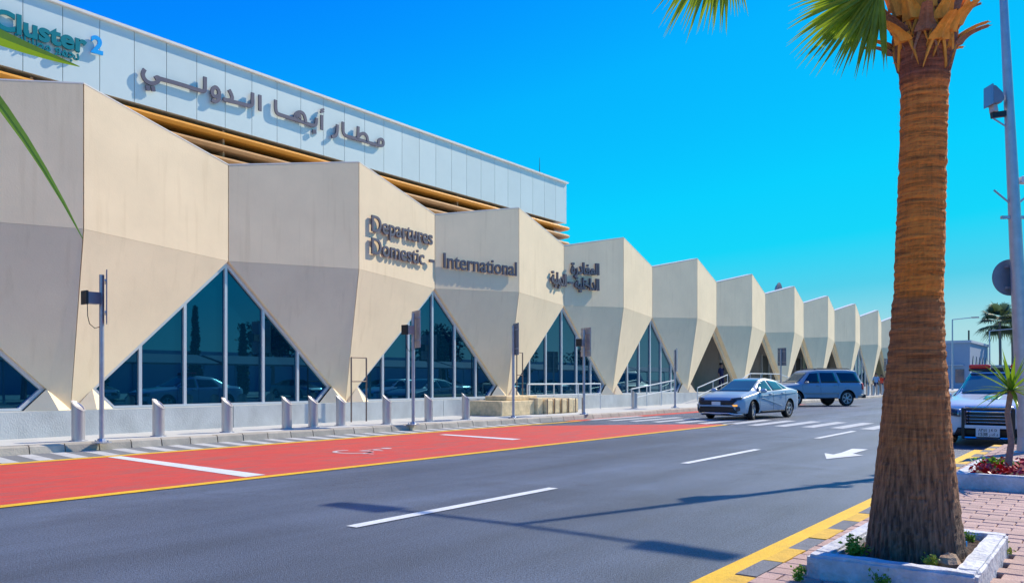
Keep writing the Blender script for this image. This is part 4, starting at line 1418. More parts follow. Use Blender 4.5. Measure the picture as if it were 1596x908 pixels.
def police_detail(root, proj, S):
    g = M['carglass']
    proj('windscreen', [(-.72, 1.05), (.72, 1.05), (.58, 1.49), (-.58, 1.49)], 'F', g, .006, 14, 8)
    proj('rear_window', [(-.56, 1.10), (.56, 1.10), (.5, 1.38), (-.5, 1.38)], 'B', g, .006, 10, 6)
    side_bits(root, proj, S, [[(1.0, 1.0), (.05, 1.02), (.05, 1.40), (.40, 1.37)], [(-.05, 1.02), (-1.1, 1.05), (-.9, 1.36), (-.05, 1.40)]],
              [(1.02, .35, 1.05, .96), (0, .33, 0, 1.0), (-1.0, .55, -1.1, 1.02)], [(.22, .90), (-.85, .92)], g)
    xf = S['L'] / 2
    proj('grille', [(-.40, .44), (.40, .44), (.42, .755), (-.42, .755)], 'F', M['black'], .014, 8, 6)
    for k in range(4):
        z = .49 + k * .066
        proj('grille_bar', [(-.39, z), (.39, z), (.39, z + .012), (-.39, z + .012)], 'F', M['chrome'], .030, 8, 1)
    proj('grille_surround', [(-.42, .755), (.42, .755), (.42, .775), (-.42, .775)], 'F', M['chrome'], .034, 8, 1)
    proj('lower_grille', [(-.62, .22), (.62, .22), (.55, .38), (-.55, .38)], 'F', M['black'], .014, 12, 4)
    for s in (-1, 1):
        proj('headlight', [(s * .50, .60), (s * .86, .64), (s * .84, .80), (s * .50, .74)], 'F', M['lamp'], .014, 8, 4)
        proj('headlight_inner', [(s * .56, .63), (s * .80, .66), (s * .79, .77), (s * .56, .72)], 'F', M['lampd'], .020, 6, 3)
        proj('fog_intake', [(s * .66, .27), (s * .82, .30), (s * .80, .42), (s * .66, .44)], 'F', M['black'], .014, 5, 3)
        mirror(root, .90, .88, 1.02, S['paint'], s)
    # push bar
    pb = group_under(root, 'push_bar')
    X = xf + .10
    for s in (-1, 1):
        bevel(MB().box(X - .03, X + .03, s * .44 - .03, s * .44 + .03, .16, .79).build('upright', M['black'], pb), .012)
    for z in (.37, .755):
        MB().tube([(X, -.44, z), (X, .44, z)], .024, 8).build('crossbar', M['black'], pb)
    bevel(MB().box(X - .02, X + .02, -.42, .42, .37, .44).build('push_plate', M['plate'], pb), .01)
    MB().tube([(X - .02, -.42, .18), (X - .02, .42, .18)], .028, 8).build('lower_bar', M['chrome'], pb)
    plate(root, X + .045, .305, .42, .19, [('1538', -.038, .07, -.08), ('ر ك د', -.035, .055, .10), ('٨٣٥١', .045, .06, -.09), ('J K D', .045, .05, .09)])
    # emblem: three-armed star in a ring standing on the bonnet edge
    st = group_under(root, 'bonnet_emblem'); st.location = (xf - .22, 0, .965)
    ring = MB()
    P = [(0, .045 * cos(2 * pi * k / 20), .045 * sin(2 * pi * k / 20)) for k in range(21)]
    ring.tube(P, .006, 6, cap=False)
    for k in range(3):
        a = pi / 2 + 2 * pi * k / 3
        ring.tube([(0, 0, 0), (0, .044 * cos(a), .044 * sin(a))], [.008, .003], 5)
    ring.build('ring_star', M['chrome'], st)
    proj('hood_crest', [(1.95, -.15), (1.40, -.15), (1.40, .15), (1.95, .15)], 'T', M['green'], .004, 6, 5)
    # roof light bar
    lb = group_under(root, 'light_bar'); lb.location = (.05, 0, 1.59)
    bevel(MB().box(-.13, .13, -.62, .62, -.035, .02).build('base', M['black'], lb), .01)
    for y0, y1 in ((-.62, -.20), (.20, .62)):
        bevel(MB().box(-.12, .12, y0, y1, .022, .115).build('red_lens', M['lightbar'], lb), .025)
    bevel(MB().box(-.11, .11, -.195, .195, .022, .10).build('centre_lens', M['lamp'], lb), .02)


POL = dict(L=5.0, wr=.335, wy=.80, wx=(-1.50, 1.50), paint=M['whitecar'], detail=police_detail, cat='police car',
           zb=[(-2.5, .36), (-2.2, .24), (2.2, .20), (2.5, .26)],
           belt=[(-2.5, .88), (-2.3, .98), (0, 1.0), (1.1, .96), (2.1, .86), (2.4, .76), (2.5, .68)],
           w=[(-2.5, .84), (-2.0, .93), (1.8, .935), (2.3, .915), (2.5, .87)],
           top=[(-2.5, .92), (-2.35, 1.05), (-1.75, 1.12), (-.9, 1.50), (-.2, 1.57), (.2, 1.55), (1.15, 1.04), (2.0, .95), (2.35, .85), (2.5, .70)],
           wt=[(-2.5, .70), (-1.75, .70), (-.9, .58), (.25, .60), (1.15, .76), (2.1, .78), (2.5, .72)])
make_car('police_car', 'white police car with red roof light bar and black push bar, front on', POL, (21.45, 2.22, 0), pi + R(1))


def plain_detail(root, proj, S):
    g = M['carglassd']
    proj('windscreen', [(-.64, .98), (.64, .98), (.52, 1.36), (-.52, 1.36)], 'F', g, .006, 8, 4)
    side_bits(root, proj, S, [[(.98, .96), (.02, .99), (.02, 1.34), (.40, 1.30)], [(-.06, .99), (-.9, 1.02), (-.8, 1.28), (-.06, 1.34)]], [], [], g)
    proj('grille', [(-.55, .45), (.55, .45), (.55, .62), (-.55, .62)], 'F', M['black'], .012, 8, 3)
    for s in (-1, 1): proj('headlight', [(s * .55, .62), (s * .82, .65), (s * .80, .74), (s * .55, .70)], 'F', M['lamp'], .014, 4, 3)
    plate(root, S['L'] / 2 + .03, .50)


PL = dict(SEDAN); PL.update(paint=M['whitecar'], detail=plain_detail, steer=0)
wc = make_car('parked_sedan', 'white sedan parked behind the police car, just right of the palm trunk', PL, (33.5, 3.9, 0), pi)
PL2 = dict(SEDAN); PL2.update(paint=M['silvercar'], detail=plain_detail, steer=0)


# ================================================================== PALM TREE (near)
PX, PY = 5.845, 1.10
palm = empty('palm_tree', (PX, PY, .2), 0, 'tall palm with thick orange-brown fibrous trunk standing in the white planter', 'palm tree')
prof_old = [(.0, .345), (.08, .335), (.25, .31), (.55, .275), (.95, .238), (1.3, .212), (1.7, .192), (2.1, .176), (2.5, .167), (2.85, .163), (3.05, .168), (3.2, .188), (3.45, .20), (3.8, .17)]


prof = [(0, .302), (.08, .294), (.28, .268), (.7, .224), (1.12, .188), (1.4, .166), (1.75, .148), (2.4, .142), (2.8, .140), (3.06, .141), (3.18, .152), (3.32, .170), (3.5, .172), (3.8, .155)]


def prad(z):
    for (a, ra), (b, rb_) in zip(prof, prof[1:]):
        if z <= b: return ra + (rb_ - ra) * (z - a) / (b - a)
    return .15


lean = lambda z: Vector((.022 * z * .6, -.022 * z * .8, 0)) * (1 if z > 0 else 0)
tm = MB(); NN = 72; HH = 190
vs = []; fs = []
rnd = random.Random(3)
ringoff = [rnd.uniform(-.004, .004) for _ in range(HH)]
for j in range(HH):
    z = 3.8 * j / (HH - 1)
    c = lean(z)
    for k in range(NN):
        q = 2 * pi * k / NN
        r = prad(z) + ringoff[j] * (1 if z > .9 else .4) + rnd.uniform(-.0035, .0035) + .006 * sin(q * 3 + z * 2) + (.010 * sin(q * 9 + 1.3) * max(0, 1 - z / .5))
        vs.append((c.x + r * cos(q), c.y + r * sin(q), z - .02))
for j in range(HH - 1):
    for k in range(NN):
        k2 = (k + 1) % NN
        fs.append((j * NN + k, j * NN + k2, (j + 1) * NN + k2, (j + 1) * NN + k))
tm.add(vs, fs); tm.build('trunk', M['bark'], palm, smooth=False)
fb = MB()
for i in range(2600):   # short fibres standing off the bark
    z = rnd.uniform(.15, 3.3); q = rnd.uniform(0, 2 * pi); r = prad(z) + .001; c = lean(z)
    a = Vector((c.x + r * cos(q), c.y + r * sin(q), z)); out = Vector((cos(q), sin(q), 0)); sd = Vector((-sin(q), cos(q), 0))
    l = rnd.uniform(.008, .028)
    fb.add([a - sd * .002, a + sd * .002, a + out * l * .6 + Vector((0, 0, rnd.uniform(-.5, .4) * l)) + sd * rnd.uniform(-.4, .4) * l], [(0, 1, 2)])
fb.build('bark_fibre', M['fibre'], palm, kind='stuff')
# cut leaf bases wrapped round the top of the trunk
rnd = random.Random(11)


def leaf_base(q, z0, L_, spread, m, w0=.075):
    """a split leaf base: broad V foot clasping the trunk, channelled stub going up and out"""
    out = Vector((cos(q), sin(q), 0)); sd = Vector((-sin(q), cos(q), 0)); up = Vector((0, 0, 1))
    c = lean(z0)
    r = prad(min(z0, 3.4))
    a = c + out * (r + .005) + up * z0
    mb = MB()
    rows = []
    for i in range(7):
        t = i / 6
        p = a + out * (spread * t ** 1.3 * L_) + up * (L_ * t * (1 - .35 * spread * t))
        w = w0 * (1.0 - .45 * t) if i > 1 else w0 * (1.15 if i == 1 else 1.3)
        th = .048 - .012 * t
        rows.append([p - sd * w + out * .012, p - sd * w * .4 - out * .0 + out * th * .4, p + out * th, p + sd * w * .4 + out * th * .4, p + sd * w + out * .012, p - out * .012])
    vs = [v for r_w in rows for v in r_w]; fs = []
    for i in range(6):
        for k in range(6):
            k2 = (k + 1) % 6
            fs.append((i * 6 + k, i * 6 + k2, (i + 1) * 6 + k2, (i + 1) * 6 + k))
    fs.append((5, 4, 3, 2, 1, 0)); fs.append(tuple(range(36, 42)))
    mb.add(vs, fs)
    # the two broad legs of the split foot hug the trunk
    for sg in (-1, 1):
        ln = []
        for t in (0, .33, .66, 1):
            qq = q + sg * (.14 + .34 * t); zz = z0 + .05 - .20 * t
            rr_ = prad(min(zz, 3.4)) + .012 - .008 * t
            w_ = .050 * (1 - .8 * t) + .004
            o2 = Vector((cos(qq), sin(qq), 0)); cc = lean(zz)
            ln.append((cc + o2 * rr_ + up * (zz + w_), cc + o2 * (rr_ + .014) + up * zz, cc + o2 * rr_ + up * (zz - w_), cc + o2 * (rr_ - .03) + up * zz))
        vs2 = [v for r4 in ln for v in r4]; fs2 = []
        for i in range(3):
            for k in range(4):
                k2 = (k + 1) % 4
                fs2.append((i * 4 + k, i * 4 + k2, (i + 1) * 4 + k2, (i + 1) * 4 + k))
        fs2 += [(3, 2, 1, 0), (12, 13, 14, 15)]
        mb.add(vs2, fs2)
    return mb.build('leaf_base', m, palm, fix=True)


for ring, (z0, cnt, L_, sp, ph) in enumerate(((3.30, 6, .15, 1.2, .45), (3.36, 7, .19, 1.1, .0), (3.44, 7, .30, .85, .5), (3.52, 7, .34, .6, .1), (3.62, 6, .3, .4, .4))):
    for k in range(cnt):
        q = atan2(-PY, -PX) + ph + 2 * pi * k / cnt + rnd.uniform(-.1, .1)
        leaf_base(q, z0 + rnd.uniform(-.03, .03), L_ * rnd.uniform(.85, 1.1), sp, M['stub'] if (ring + k) % 3 != 1 else M['stub2'], .052)


def fan_leaf(base, hast, n_dir, L_, seed, nseg=42, droop=.35, spread=150, up_hint=Vector((0, 0, 1))):
    """Washington palm leaf: petiole base->hast, segments radiate about direction n_dir"""
    rg = random.Random(seed)
    mb = MB()
    mid = (base + hast) / 2 + Vector((0, 0, .12 * (hast - base).length))
    mb.tube([base, mid, hast], [.017, .012, .008], 6)
    d = n_dir.normalized()
    side = d.cross(up_hint)
    if side.length < .1: side = d.cross(Vector((1, 0, 0)))
    side.normalize(); nrm = side.cross(d).normalized()
    for i in range(nseg):
        a = R((i / (nseg - 1) - .5) * spread)
        dd = (d * cos(a) + side * sin(a)).normalized()
        l = L_ * (1 - .25 * abs(a) / R(spread / 2)) * rg.uniform(.85, 1.08)
        wl = dd.cross(nrm).normalized()
        pts = []; n_ = 6
        p = hast.copy(); vv = dd + nrm * (.25 + rg.uniform(-.08, .08))
        vv.normalize()
        for j in range(n_ + 1):
            t = j / n_
            w = (.004 + .013 * max(0, sin(pi * min(1, t * 1.15 + .08))) ** .8) * (1 if t < .85 else (1 - t) / .15 + .05)
            pts.append((p - wl * w, p + nrm * w * .7, p + wl * w))
            vv = (vv + Vector((0, 0, -1)) * droop * t * .55 + Vector((rg.uniform(-.02, .02), rg.uniform(-.02, .02), 0))).normalized()
            p = p + vv * l / n_
        vs = [v for r3 in pts for v in r3]; fs = []
        for j in range(n_):
            fs += [(j * 3, j * 3 + 1, j * 3 + 4, j * 3 + 3), (j * 3 + 1, j * 3 + 2, j * 3 + 5, j * 3 + 4)]
        mb.add(vs, fs)
    return mb.build('frond', M['frond'], palm)


P0 = palm.location
top = Vector((.03, -.06, 3.70))
right = Vector((.6, -.8, 0)); fwd = Vector((.8, .6, 0)); upv = Vector((0, 0, 1))
# two low fronds seen at the top of the picture, then the rest of the crown above it
h1 = at_depth(1372, -22, 5.0) - P0
fan_leaf(top + Vector((0, 0, -.12)), h1, -right * .75 - upv * .62 + fwd * .05, .62, 1, 50, .18, 128, fwd)
h2 = at_depth(1132, -105, 4.9) - P0
fan_leaf(top, h2, -right * .45 - upv * .85, .66, 2, 44, .20, 100, fwd)
for k in range(20):
    q = 2 * pi * k / 20 + .2; el = 1.02 + .48 * ((k * 7) % 20) / 20
    dv = Vector((cos(q) * cos(el), sin(q) * cos(el), sin(el)))
    b_ = top + Vector((0, 0, .10)); hh = b_ + dv * rnd.uniform(.75, 1.0) + Vector((0, 0, .12))
    fan_leaf(b_, hh, dv + Vector((0, 0, -.1)), .65, 50 + k, 34, .22, 190)

# planter boxes
pl1 = empty('palm_planter', (6.0, 1.08, .085), 0, 'low white painted concrete planter round the foot of the palm', 'planter')


def planter(root, x0, x1, y0, y1, z0, z1, t=.13):
    o = root.location
    for (a, b, c, d) in ((x0, x0 + t, y0, y1), (x1 - t, x1, y0, y1), (x0 + t + .002, x1 - t - .002, y1 - t, y1), (x0 + t + .002, x1 - t - .002, y0, y0 + t)):
        nx = 10
        mb = MB().box(a - o[0], b - o[0], c - o[1], d - o[1], z0 - o[2], z1 - o[2])
        me = mb.mesh('wall', M['planter'])
        bmh = bmesh.new(); bmh.from_mesh(me)
        bmesh.ops.bevel(bmh, geom=[e for e in bmh.edges], offset=.018, segments=2, affect='EDGES')
        bmesh.ops.subdivide_edges(bmh, edges=[e for e in bmh.edges if e.calc_length() > .3], cuts=14, use_grid_fill=True)
        for v in bmh.verts:
            v.co += Vector((random.uniform(-1, 1), random.uniform(-1, 1), random.uniform(-1, 1))) * .0035
        bmh.to_mesh(me); bmh.free()
        w_ = bpy.data.objects.new('kerb_wall', me); COL.objects.link(w_); adopt(w_, root)
    s = MB(); rg = random.Random(5)
    nx, ny = 26, 20
    vs = [(x0 + t + (x1 - x0 - 2 * t) * i / nx - o[0], y0 + t + (y1 - y0 - 2 * t) * j / ny - o[1], z1 - .055 - o[2] + rg.uniform(-.014, .014)) for j in range(ny + 1) for i in range(nx + 1)]
    fs = [(j * (nx + 1) + i, j * (nx + 1) + i + 1, (j + 1) * (nx + 1) + i + 1, (j + 1) * (nx + 1) + i) for j in range(ny) for i in range(nx)]
    s.add(vs, fs).build('soil', M['earth'], root)


planter(pl1, 5.16, 6.72, .645, 1.58, .085, .27)
pl2 = empty('flower_planter', (11.5, .2, .085), 0, 'long low white planter with red flowers beside the paving', 'planter')
planter(pl2, 10.45, 12.5, -3.2, 1.55, .085, .30)


def tuft(name, loc, n_, size, m, label, cat='plant', group=None, shape=1.0, seed=0, leafw=.35):
    rg = random.Random(seed + 99)
    root = empty(name, loc, 0, label, cat, group)
    mb = MB()
    stems = [Vector((rg.gauss(0, .35), rg.gauss(0, .35), rg.uniform(.25, 1) * shape)) * size for _ in range(9)]
    for st_ in stems: mb.tube([(0, 0, 0), st_ * .5 + Vector((0, 0, size * .06)), st_], [.003, .0025, .001], 4)
    for i in range(n_ * 3):
        st_ = stems[i % 9]; c = st_ * rg.uniform(.15, 1.0) + Vector((rg.gauss(0, 1), rg.gauss(0, 1), rg.gauss(0, .6))) * size * .10
        d = Vector((rg.gauss(0, 1), rg.gauss(0, 1), rg.gauss(.4, .8))).normalized()
        l = size * rg.uniform(.12, .24)
        sd = d.cross(Vector((rg.gauss(0, 1), rg.gauss(0, 1), rg.gauss(0, 1)))).normalized() * l * .32
        up_ = sd.cross(d).normalized() * l * .12
        mb.add([c, c + d * l * .5 + sd - up_, c + d * l, c + d * l * .5 - sd - up_], [(0, 1, 2), (0, 2, 3)])
    mb.build('foliage', m, root)
    return root


def soil_at(u, v, z): return ground(u, v, z)


q = soil_at(1330, 868, .22); tuft('weed', (q.x, q.y, .215), 90, .15, M['leafmid'], 'bushy dark green weed at the left of the palm foot', group='weeds round the palm planter', seed=1)
q = soil_at(1452, 884, .22); tuft('weed', (q.x, q.y, .215), 60, .09, M['lime'], 'small bright green sprout left of the tan stone', group='weeds round the palm planter', seed=2)
q = soil_at(1510, 842, .22); tuft('weed', (q.x, q.y, .215), 50, .09, M['leafmid'], 'green weed in the far right corner of the palm planter', group='weeds round the palm planter', seed=3)
q = soil_at(1560, 865, .13); tuft('weed', (q.x, q.y, .125), 110, .13, M['lime'], 'yellowish weed on the pavers right of the palm planter', group='weeds round the palm planter', seed=4)
q = soil_at(1405, 905, .13); tuft('weed', (5.10, 1.12, .125), 50, .13, M['leafmid'], 'dry weed in front of the palm planter wall', group='weeds round the palm planter', seed=5)
tuft('weed', (5.02, 1.58, .125), 70, .10, M['leafmid'], 'dark weed at the near left corner of the palm planter', group='weeds round the palm planter', seed=6)
q = soil_at(1478, 882, .22)
st = MB(); rg = random.Random(2)
st.lathe([(.02, -.03), (.075, .0), (.085, .03), (.05, .07), (.012, .085)], 9)
st.v = [(v[0] * 1.15 + rg.uniform(-.01, .01), v[1] * .8 + rg.uniform(-.01, .01), v[2] + rg.uniform(-.008, .008)) for v in st.v]
st.build('stone', M['stone'], label='rounded tan stone lying on the soil by the palm foot', cat='stone').location = (q.x, q.y, .215)
q = soil_at(1507, 851, .22)
MB().lathe([(.022, 0), (.024, .03), (.01, .034)], 10, axis='y').build('bottle_cap', M['cyan'], label='small blue bottle cap on the soil in the right of the planter', cat='litter').location = (q.x, q.y, .235)

# flowers
fl = MB(); rg = random.Random(8)
for i in range(1700):
    x = rg.uniform(10.62, 12.35); y = rg.uniform(-3.0, 1.42); z = .26 + rg.uniform(0, .10)
    s = rg.uniform(.02, .045)
    a = Vector((rg.uniform(-1, 1), rg.uniform(-1, 1), rg.uniform(.3, 1))).normalized(); b = a.cross(Vector((rg.uniform(-1, 1), rg.uniform(-1, 1), .2))).normalized(); c = a.cross(b)
    p = Vector((x, y, z)) - Vector(pl2.location)
    fl.add([p + b * s, p + c * s, p - b * s, p - c * s], [(0, 1, 2, 3)])
fo = fl.build('red_flowers', M['flower'], None, kind='stuff', label='bed of small red flowers filling the second white planter', cat='flowers')
fo.location = pl2.location
fl = MB()
for cx_, cy_ in ((11.6, 1.25), (11.9, .55), (11.1, -.1), (11.5, -1.2), (12.0, -2.0)):
    for i in range(70):
        x = cx_ + rg.gauss(0, .11); y = cy_ + rg.gauss(0, .11); z = .30 + rg.uniform(0, .09); s = rg.uniform(.02, .05)
        a = Vector((rg.uniform(-1, 1), rg.uniform(-1, 1), rg.uniform(.3, 1))).normalized(); b = a.cross(Vector((rg.uniform(-1, 1), rg.uniform(-1, 1), .2))).normalized(); c = a.cross(b)
        p = Vector((x, y, z)) - Vector(pl2.location)
        fl.add([p + b * s, p + c * s * .6, p - b * s, p - c * s * .6], [(0, 1, 2, 3)])
fo = fl.build('bedding_greenery', M['leafmid'], None, kind='stuff', label='green leaves among the red flowers in the second planter', cat='plants')
fo.location = pl2.location


def blade(mb, base, direction, L_, w, droop, n_=7, fold=.35, twist=0.0):
    p = Vector(base); d = Vector(direction).normalized()
    sd = d.cross(Vector((0, 0, 1)))
    if sd.length < .05: sd = Vector((1, 0, 0))
    sd.normalize()
    pts = []
    for j in range(n_ + 1):
        t = j / n_
        ww = w * (.55 + .45 * sin(pi * min(1, t * 1.25))) * (1 - t ** 2.2) + .0008
        up = sd.cross(d).normalized()
        pts.append((p - sd * ww + up * ww * fold, p.copy(), p + sd * ww + up * ww * fold))
        d = (d + Vector((0, 0, -1)) * droop / n_).normalized()
        p = p + d * L_ / n_
    vs = [v for r3 in pts for v in r3]; fs = []
    for j in range(n_):
        fs += [(j * 3, j * 3 + 1, j * 3 + 4, j * 3 + 3), (j * 3 + 1, j * 3 + 2, j * 3 + 5, j * 3 + 4)]
    mb.add(vs, fs)


def yucca(loc, trunk_pts, crown, n_leaf, L_, w, label, seed, skip_dir=None):
    root = empty('yucca_tree', loc, 0, label, 'yucca')
    MB().tube(trunk_pts, [.045, .036, .032, .034][:len(trunk_pts)], 10).build('trunk', M['thinbark'], root, smooth=True)
    rg = random.Random(seed)
    for i in range(n_leaf):
        q = i * 2.39996 + rg.uniform(-.2, .2)
        el = -.35 + 1.75 * (i / n_leaf)
        d = Vector((cos(q) * cos(el), sin(q) * cos(el), sin(el)))
        if skip_dir and d.dot(skip_dir) > .35: continue
        mb = MB(); blade(mb, crown, d, L_ * rg.uniform(.75, 1.1), w, .5 if el < .4 else .2)
        mb.build('leaf', M['leaf'], root)
    return root


q = Vector((11.45, 1.12, .25))
yucca(q, [(0, 0, 0), (.05, -.04, .35), (.03, .0, .70), (.02, -.04, .98)], (.02, -.04, .97), 34, .55, .028, 'small yucca with a thin curved trunk and spiky green leaves in the flower planter', 4)
# yucca left of the camera: two of its leaves reach into the picture
base = at_depth(-260, -60, 1.35)
left = empty('yucca_tree', (base.x, base.y, .125), 0, 'yucca beside the camera whose long green leaf tips cross the left edge', 'yucca')
MB().tube([(0, 0, 0), (.02, .02, .9), (0, 0, base.z - .13)], [.06, .05, .045], 10).build('trunk', M['thinbark'], left, smooth=True)


def leaf_through(pts, w, name='leaf'):
    """a leaf blade through the given world points"""
    mb = MB(); P = [Vector(p) - Vector(left.location) for p in pts]
    # resample quadratic
    Q = []
    for i in range(13):
        t = i / 12
        Q.append(P[0] * (1 - t) ** 2 + P[1] * 2 * t * (1 - t) + P[2] * t * t)
    vs = []; fs = []
    for i, p in enumerate(Q):
        t = i / 12
        d = (Q[min(12, i + 1)] - Q[max(0, i - 1)]).normalized()
        view = Vector((0, 0, EYE)) - Vector(left.location) - p
        sd = d.cross(view).normalized()
        ww = w * (1 - t ** 1.7) + .0006
        nn = sd.cross(d).normalized()
        vs += [p - sd * ww, p + nn * ww * .45, p + sd * ww]
    for j in range(12): fs += [(j * 3, j * 3 + 1, j * 3 + 4, j * 3 + 3), (j * 3 + 1, j * 3 + 2, j * 3 + 5, j * 3 + 4)]
    mb.add(vs, fs).build(name, M['leaf'], left)


cr = base + Vector((0, 0, 0))
leaf_through([cr, at_depth(-36, 52, 1.30), at_depth(124, 104, 1.28)], .022)
leaf_through([cr, at_depth(-40, 40, 1.32), at_depth(129, 372, 1.25)], .0135)
rg = random.Random(21)
for i in range(26):
    qa = i * 2.4; el = -.2 + 1.6 * i / 26
    d = Vector((cos(qa) * cos(el), sin(qa) * cos(el), sin(el)))
    if d.dot(Vector((.8, .2, -.1)).normalized()) > .1 and el < 1.1: continue
    if d.dot(Vector((.6, -.8, 0))) > .15: continue
    mb = MB(); blade(mb, cr - Vector(left.location), d, .5, .018, .4); mb.build('leaf', M['leaf'], left)

# ================================================================== LAMP POST at the right
lp = empty('lamp_post', (16.2, 1.3, .12), 0, 'thick grey lamp post at the right edge carrying a floodlight and a round sign', 'lamp post')
TOP = Vector((-.255, .34, 8.3))
at = lambda z: TOP * (z / 8.3)
MB().tube([at(0), at(2), at(5), at(8.3)], [.125, .118, .085, .055], 16).build('pole', M['steel'], lp, smooth=True)
MB().lathe([(.24, 0), (.24, .02), (.15, .04), (.14, .25), (.128, .28)], 16).build('base_flange', M['steel'], lp)
MB().tube([TOP + Vector((.0, -1.45, .05)), TOP, TOP + Vector((0, 1.55, .05))], .04, 10).build('arm', M['steel'], lp)
for s, y in ((-1, -1.85), (1, 1.95)):
    h = MB(); h.extr([TOP + Vector((-.17, y - s * .48, .02)), TOP + Vector((.17, y - s * .48, .02)), TOP + Vector((.12, y + s * .40, .08)), TOP + Vector((-.12, y + s * .40, .08))], (0, 0, .12))
    bevel(h.build('lamp_head', M['signback'], lp), .03)
# floodlight on a bracket
fz = 6.05
fl_ = group_under(lp, 'floodlight'); fl_.location = at(5.72); fl_.scale = (.72, .72, .72)
lft = Vector((-.6, .8, 0))
def lv(a, u, f=0): return lft * a + Vector((0, 0, u)) + fwd * f
MB().bar(lv(.06, 0), lv(.42, -.05), .10, .13).build('bracket', M['black'], fl_)
MB().tube([lv(.05, -.32), lv(.40, -.10)], .022, 6).build('strut', M['steel'], fl_)
bevel(MB().extr([lv(.30, .02, -.1), lv(.42, .02, -.1), lv(.44, .22, -.1), lv(.34, .22, -.1)], fwd * .2).build('neck', M['signedge'], fl_), .02)
bevel(MB().extr([lv(.47, .18, -.17), lv(.47, .62, -.17), lv(.40, .60, -.17), lv(.24, .44, -.17), lv(.20, .30, -.17), lv(.28, .20, -.17)], fwd * .34).build('lamp_housing', M['signback'], fl_), .02)
MB().extr([lv(.474, .17, -.18), lv(.50, .17, -.18), lv(.50, .64, -.18), lv(.474, .64, -.18)], fwd * .36).build('lamp_glass', M['lamp'], fl_)
# small arms with cameras
a3 = group_under(lp, 'camera_bracket'); a3.location = at(4.15)
MB().tube([lv(.0, 0), lv(.34, .28)], .018, 6).build('strut', M['steel'], a3)
MB().tube([lv(.0, 0), lv(-.34, .28)], .018, 6).build('strut', M['steel'], a3)
MB().bar(lv(.22, -.18), lv(-.35, -.18), .05, .05).build('crossbar', M['steel'], a3)
bevel(MB().bar(lv(-.10, .45), lv(-.40, .42), .12, .12).build('camera_body', M['plate'], a3), .02)
# round sign seen from behind
rs = group_under(lp, 'round_sign'); rs.location = at(2.98)
mb = MB(); N_ = 32
disc = [lv(.02, 0) + (lft * cos(2 * pi * k / N_) + Vector((0, 0, sin(2 * pi * k / N_)))) * .31 + fwd * .16 for k in range(N_)]
mb.extr(disc, fwd * .02); mb.build('sign_plate', M['signback'], rs)
MB().bar(lv(-.13, .18, .14), lv(.13, .18, .14), .03, .04).build('clamp', M['steel'], rs)
MB().bar(lv(-.13, -.18, .14), lv(.13, -.18, .14), .03, .04).build('clamp', M['steel'], rs)


